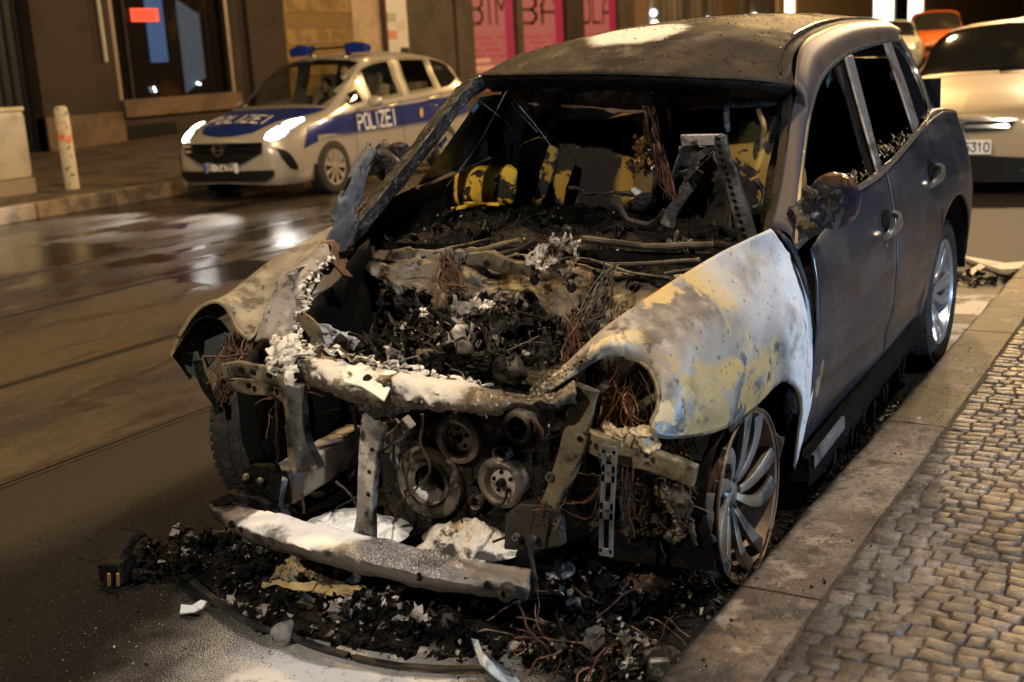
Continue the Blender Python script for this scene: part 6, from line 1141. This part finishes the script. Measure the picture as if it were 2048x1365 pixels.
heap('charred_debris', 'burnt engine bay residue fallen under the middle of the wreck', 'debris', (.3, -.35, 0), .42, .34, .08, 420, .008, .034, dm, (.78, .12, .06, .02, .02), 30, 0)
heap('charred_debris', 'dark fragments beside the white panel shards behind the rear wheel', 'debris', g0(1925, 560), .30, .25, .04, 90, .01, .04, dm, (.9, .1, 0, 0, 0))
def mound(nm, label, cat, c, rx, ry, h, m_, rot=0, z0=.004):
    G = []
    for v in np.linspace(0, 1, 16):
        r = []
        for t in np.linspace(0, 2*math.pi, 48):
            k = v*(1+.25*nz((math.cos(t)*2, math.sin(t)*2, c[0]*5), 1)); x = rx*k*math.cos(t); y = ry*k*math.sin(t); X = c[0]+x*math.cos(rot)-y*math.sin(rot); Y_ = c[1]+x*math.sin(rot)+y*math.cos(rot); r.append(V3(X, Y_, z0+h*max(0, 1-v*v)*(.75+.6*fz((X, Y_, 0), 7))))
        G.append(r)
    o = MB().grid(np.array(G)).build(nm, m_, None, kind='stuff'); return tag(o, label, cat)
m_pile = mat('clean_extinguisher_powder', (.74, .75, .78), .95, 0, [dict(c=(.3, .28, .27), s=7, r=(.56, .7)), dict(c=(.05, .045, .04), s=24, r=(.64, .7))], (90, .4, .004))
m_pileW = mat('burnt_powder_lump', (.62, .56, .48), .95, 0, [dict(c=(.04, .035, .03), s=9, r=(.50, .58)), dict(c=(.4, .27, .08), s=5, r=(.6, .66))], (70, .8, .01), (16, .6, .02))
mound('powder_pile', 'smooth white extinguisher powder lying inside the wreck left of the central stay', 'powder', U(712, 1050, 'z', .19), .20, .13, .06, m_pile, 0, .178); mound('powder_pile', 'white powder and charred lump under the engine pulleys', 'powder', U(935, 1082, 'z', .20), .17, .11, .10, m_pileW, 0, .178)
# small recognisable pieces
cn = U(1295, 1160, 'z', .06); AX = U(1330, 1135, 'z', .09)-U(1262, 1190, 'z', .05); AX /= np.linalg.norm(AX)
P = road_part('charcoal_canister', 'rust brown rectangular canister with a curved hose lying in front of the burnt wheel', 'canister', (cn[0], cn[1], 0))
b = MB().beam([cn-AX*.085, cn-AX*.08, cn+AX*.08, cn+AX*.085], [.10, .105, .105, .10], [.07, .075, .075, .07], (.8, -.6, 0)); P.location = (cn[0], cn[1], 0); b.build('housing', m_rust, P, bevel=.012)
b = MB().beam([cn+AX*.085, cn+AX*.094], .09, .062, (.8, -.6, 0)); b.build('end_cap', mat('pale_end_cap', (.38, .43, .47), .5, .3, [dict(c=(.1, .1, .1), s=14, r=(.5, .62))]), P, bevel=.006)
b = MB().tube(crs([cn+AX*.06+V3(0, 0, .03), U(1322, 1110, 'z', .15), U(1300, 1095, 'z', .17), U(1275, 1103, 'z', .15), U(1240, 1108, 'z', .12)], 30), .020, 12); b.v = [tuple(np.array(p)) for p in b.v]; b.jit(.004, 40).build('hose', m_rust, P)
sc_ = U(640, 1170, 'z', .04)
P = road_part('burnt_trim_strip', 'yellow brown burnt trim strip lying under the bumper beam', 'strip', (sc_[0], sc_[1], 0))
sheet([[U(x, y, 'z', .05) for x, y in ((525, 1163), (600, 1165), (680, 1172), (748, 1180))], [U(x, y, 'z', .035) for x, y in ((522, 1172), (600, 1180), (680, 1192), (745, 1200))]], 50, 10, .010, 14, 'strip', mat('yellow_brown_plastic', (.36, .26, .11), .6, 0, [dict(c=(.04, .03, .02), s=9, r=(.55, .64))], (40, .5, .005)), .008, par=P, tear=lambda a, c, p: c > .85 and nz(p, 30) > .1)
sheet([[U(x, y, 'z', .09) for x, y in ((560, 1125), (600, 1118), (660, 1130))], [U(x, y, 'z', .055) for x, y in ((535, 1160), (620, 1165), (740, 1175))]], 40, 14, .03, 14, 'crust', m_khaki, .006, par=P, tear=lambda a, c, p: nz(p, 24, 4) > .25)
c = g0(230, 1165); P = road_part('burnt_motor', 'small blackened motor with two yellow slots lying at the far left', 'motor', (c[0], c[1], 0))
b = MB().beam([c+V3(-.03, 0, .045), c+V3(.055, .02, .05)], .10, .075, (0, 1, 0)); b.jit(.008, 14); b.build('housing', m_char, P, bevel=.014)
for px in (218, 236): q = U(px, 1160, 'y', c[1]-.055); MB().box(q, (.005, .005, .024), Matrix.Rotation(.15, 3, 'Y')).build('slot', mat('dull_amber', (.20, .11, .02), .6), P, bevel=.003)
MB().tube(crs([c+V3(.03, .02, .08), c+V3(.05, .05, .13), c+V3(.07, .09, .16)], 8), .014, 8).jit(.01, 20).build('shaft', m_char, P)
lp = [U(x, y, 'z', .015) for x, y in ((385, 1162), (430, 1200), (500, 1245), (560, 1268), (640, 1295), (730, 1320), (830, 1335), (980, 1338))]
o = MB().beam(crs(lp, 60), .022, .012, (1, 0, 0)).jit(.004, 9).build('rubber_strip', m_rubber, None, bevel=.002); tag(o, 'long curved black rubber strip lying across the front of the debris', 'strip')
c = U(567, 1268, 'z', .04); o = MB().ball(c, .045, 9, (.8, .6, 1.0)).jit(.03, 14).build('melted_lump', m_ash, None); tag(o, 'grey white melted lump sitting on the long black strip', 'lump')
m_shard = mat('pale_plastic_shard', (.42, .50, .60), .4, 0, [dict(c=(.08, .08, .09), s=12, r=(.55, .64)), dict(c=(.62, .66, .7), s=5, r=(.55, .7))], (40, .3, .004))
def shard(lab, pts, z0, z1, m_=m_shard): 
    P_ = [U(x, y, 'z', z0+(z1-z0)*(i % 3)/2) for i, (x, y) in enumerate(pts)]; b = MB().poly(P_, .005, (0, 0, 1)); o = b.jit(.01, 18).build('plastic_shard', m_, None, bevel=.001); tag(o, lab, 'shard'); return o
shard('long pale blue white shard at the bottom edge right of the powder', [(945, 1280), (955, 1290), (965, 1310), (990, 1325), (1005, 1345), (1030, 1352), (1042, 1368), (1010, 1372), (985, 1352), (962, 1330), (946, 1300)], .01, .06)
shard('small white shard left of the long black strip', [(362, 1214), (385, 1212), (405, 1205), (418, 1208), (405, 1220), (385, 1226), (363, 1228)], .008, .03)
shard('grey translucent shard beside the heap near the canister', [(1200, 1232), (1208, 1250), (1222, 1268), (1210, 1262), (1196, 1250)], .03, .08)
c = U(1300, 1318, 'z', .03); P = road_part('lamp_fragment', 'broken lamp fragment with a pale square end at the bottom right of the debris', 'fragment', (c[0], c[1], 0))
b = MB().ball(c, .05, 8, (1, 1, .9)); b.jit(.05, 14).build('shell', m_burnt, P); b = MB().box(c+V3(.045, -.04, .0), (.028, .012, .030), Matrix.Rotation(.5, 3, 'Z')); b.build('pale_end', m_grey, P, bevel=.006)
c = U(1120, 1140, 'z', .13); P = road_part('mounting_disc', 'round metal mount standing on the heap left of the canister', 'mount', (c[0], c[1], 0)); MB().lathe([(.001, .03), (.016, .03), (.02, .012), (.040, .008), (.046, 0), (.040, -.006), (.02, -.01)], c, (.1, -.2, 1), 30).build('disc', m_grey, P); MB().lathe([(.02, -.01), (.03, -.06), (.05, -.12)], c, (0, 0, 1), 20).jit(.03, 16).build('stump', m_char, P)
# aluminium drips and curls around the heap
b = shards(MB(), 26, boxreg(U(1130, 1200, 'z', .08), (.10, .05, .02)), .006, .02, 1); o = b.jit(.02, 30).build('aluminium_drips', mat('bright_molten_aluminium', (.45, .52, .62), .3, .8), None, smooth=False, kind='stuff'); tag(o, 'shiny drips of molten aluminium on the heap near the canister', 'metal drips')
# white panels behind the wreck
m_pan = mat('white_panel', (.62, .58, .50), .6, 0, [dict(c=(.3, .26, .2), s=7, r=(.55, .68))])
for lab, pts in (('long white panel piece on the road behind the rear wheel', [(1915, 512), (1960, 518), (2010, 528), (2060, 524), (2060, 536), (2005, 542), (1975, 534), (1950, 524)]), ('narrow white splinter propped behind the rear wheel', [(1925, 550), (1960, 528), (1972, 534), (1940, 552)])): shard(lab, pts, .02, .06, m_pan)

# glass crumbs, grit and soot flecks strewn over kerb and pavement
m_grit = mat('glass_grit', (.5, .42, .3), .15, 0, [dict(c=(.06, .05, .04), s=20, r=(.46, .54))], coat=.5)
b = MB()
for _ in range(1500):
    if RG.random() < .55: x, y = RG.uniform(1.0, 1.5)+abs(RG.gauss(0, .12)), RG.uniform(.7, 2.6)
    else: x, y = RG.uniform(1.0, 2.3), RG.uniform(-1.2, 3)
    s = RG.uniform(.0012, .0036)*(1.5 if RG.random() < .08 else 1); z = .1225; p = V3(x, y, z); b.poly([p, p+V3(s, RG.uniform(-s, s), s*.4), p+V3(RG.uniform(-s, s), s, s*.7)], s*.7, (0, 0, 1))
tag(b.build('glass_grit', m_grit, None, smooth=False, kind='stuff'), 'tiny glass crumbs and grit strewn over the kerb and the mosaic pavement', 'glass crumbs')
b = shards(MB(), 130, lambda: V3(RG.uniform(.99, 1.2)+abs(RG.gauss(0, .08)), RG.choice((RG.uniform(-.9, .2), RG.uniform(.3, 2.8))), .124), .002, .009, .4)
tag(b.build('soot_flecks', m_char, None, smooth=False, kind='stuff'), 'black soot flecks scattered along the kerb stones', 'soot flecks')
b = shards(MB(), 260, lambda: V3(RG.uniform(-1.6, 1.0), RG.uniform(-1.6, .1), .003), .002, .010, .4); shards(b, 200, lambda: V3(RG.uniform(-.8, .9), RG.uniform(-1.3, -.5), .003), .002, .007, .4, 1)
tag(b.build('ash_flakes', [m_char, m_ash], None, smooth=False, kind='stuff'), 'loose grey and black ash flakes on the road in front of the wreck', 'ash')
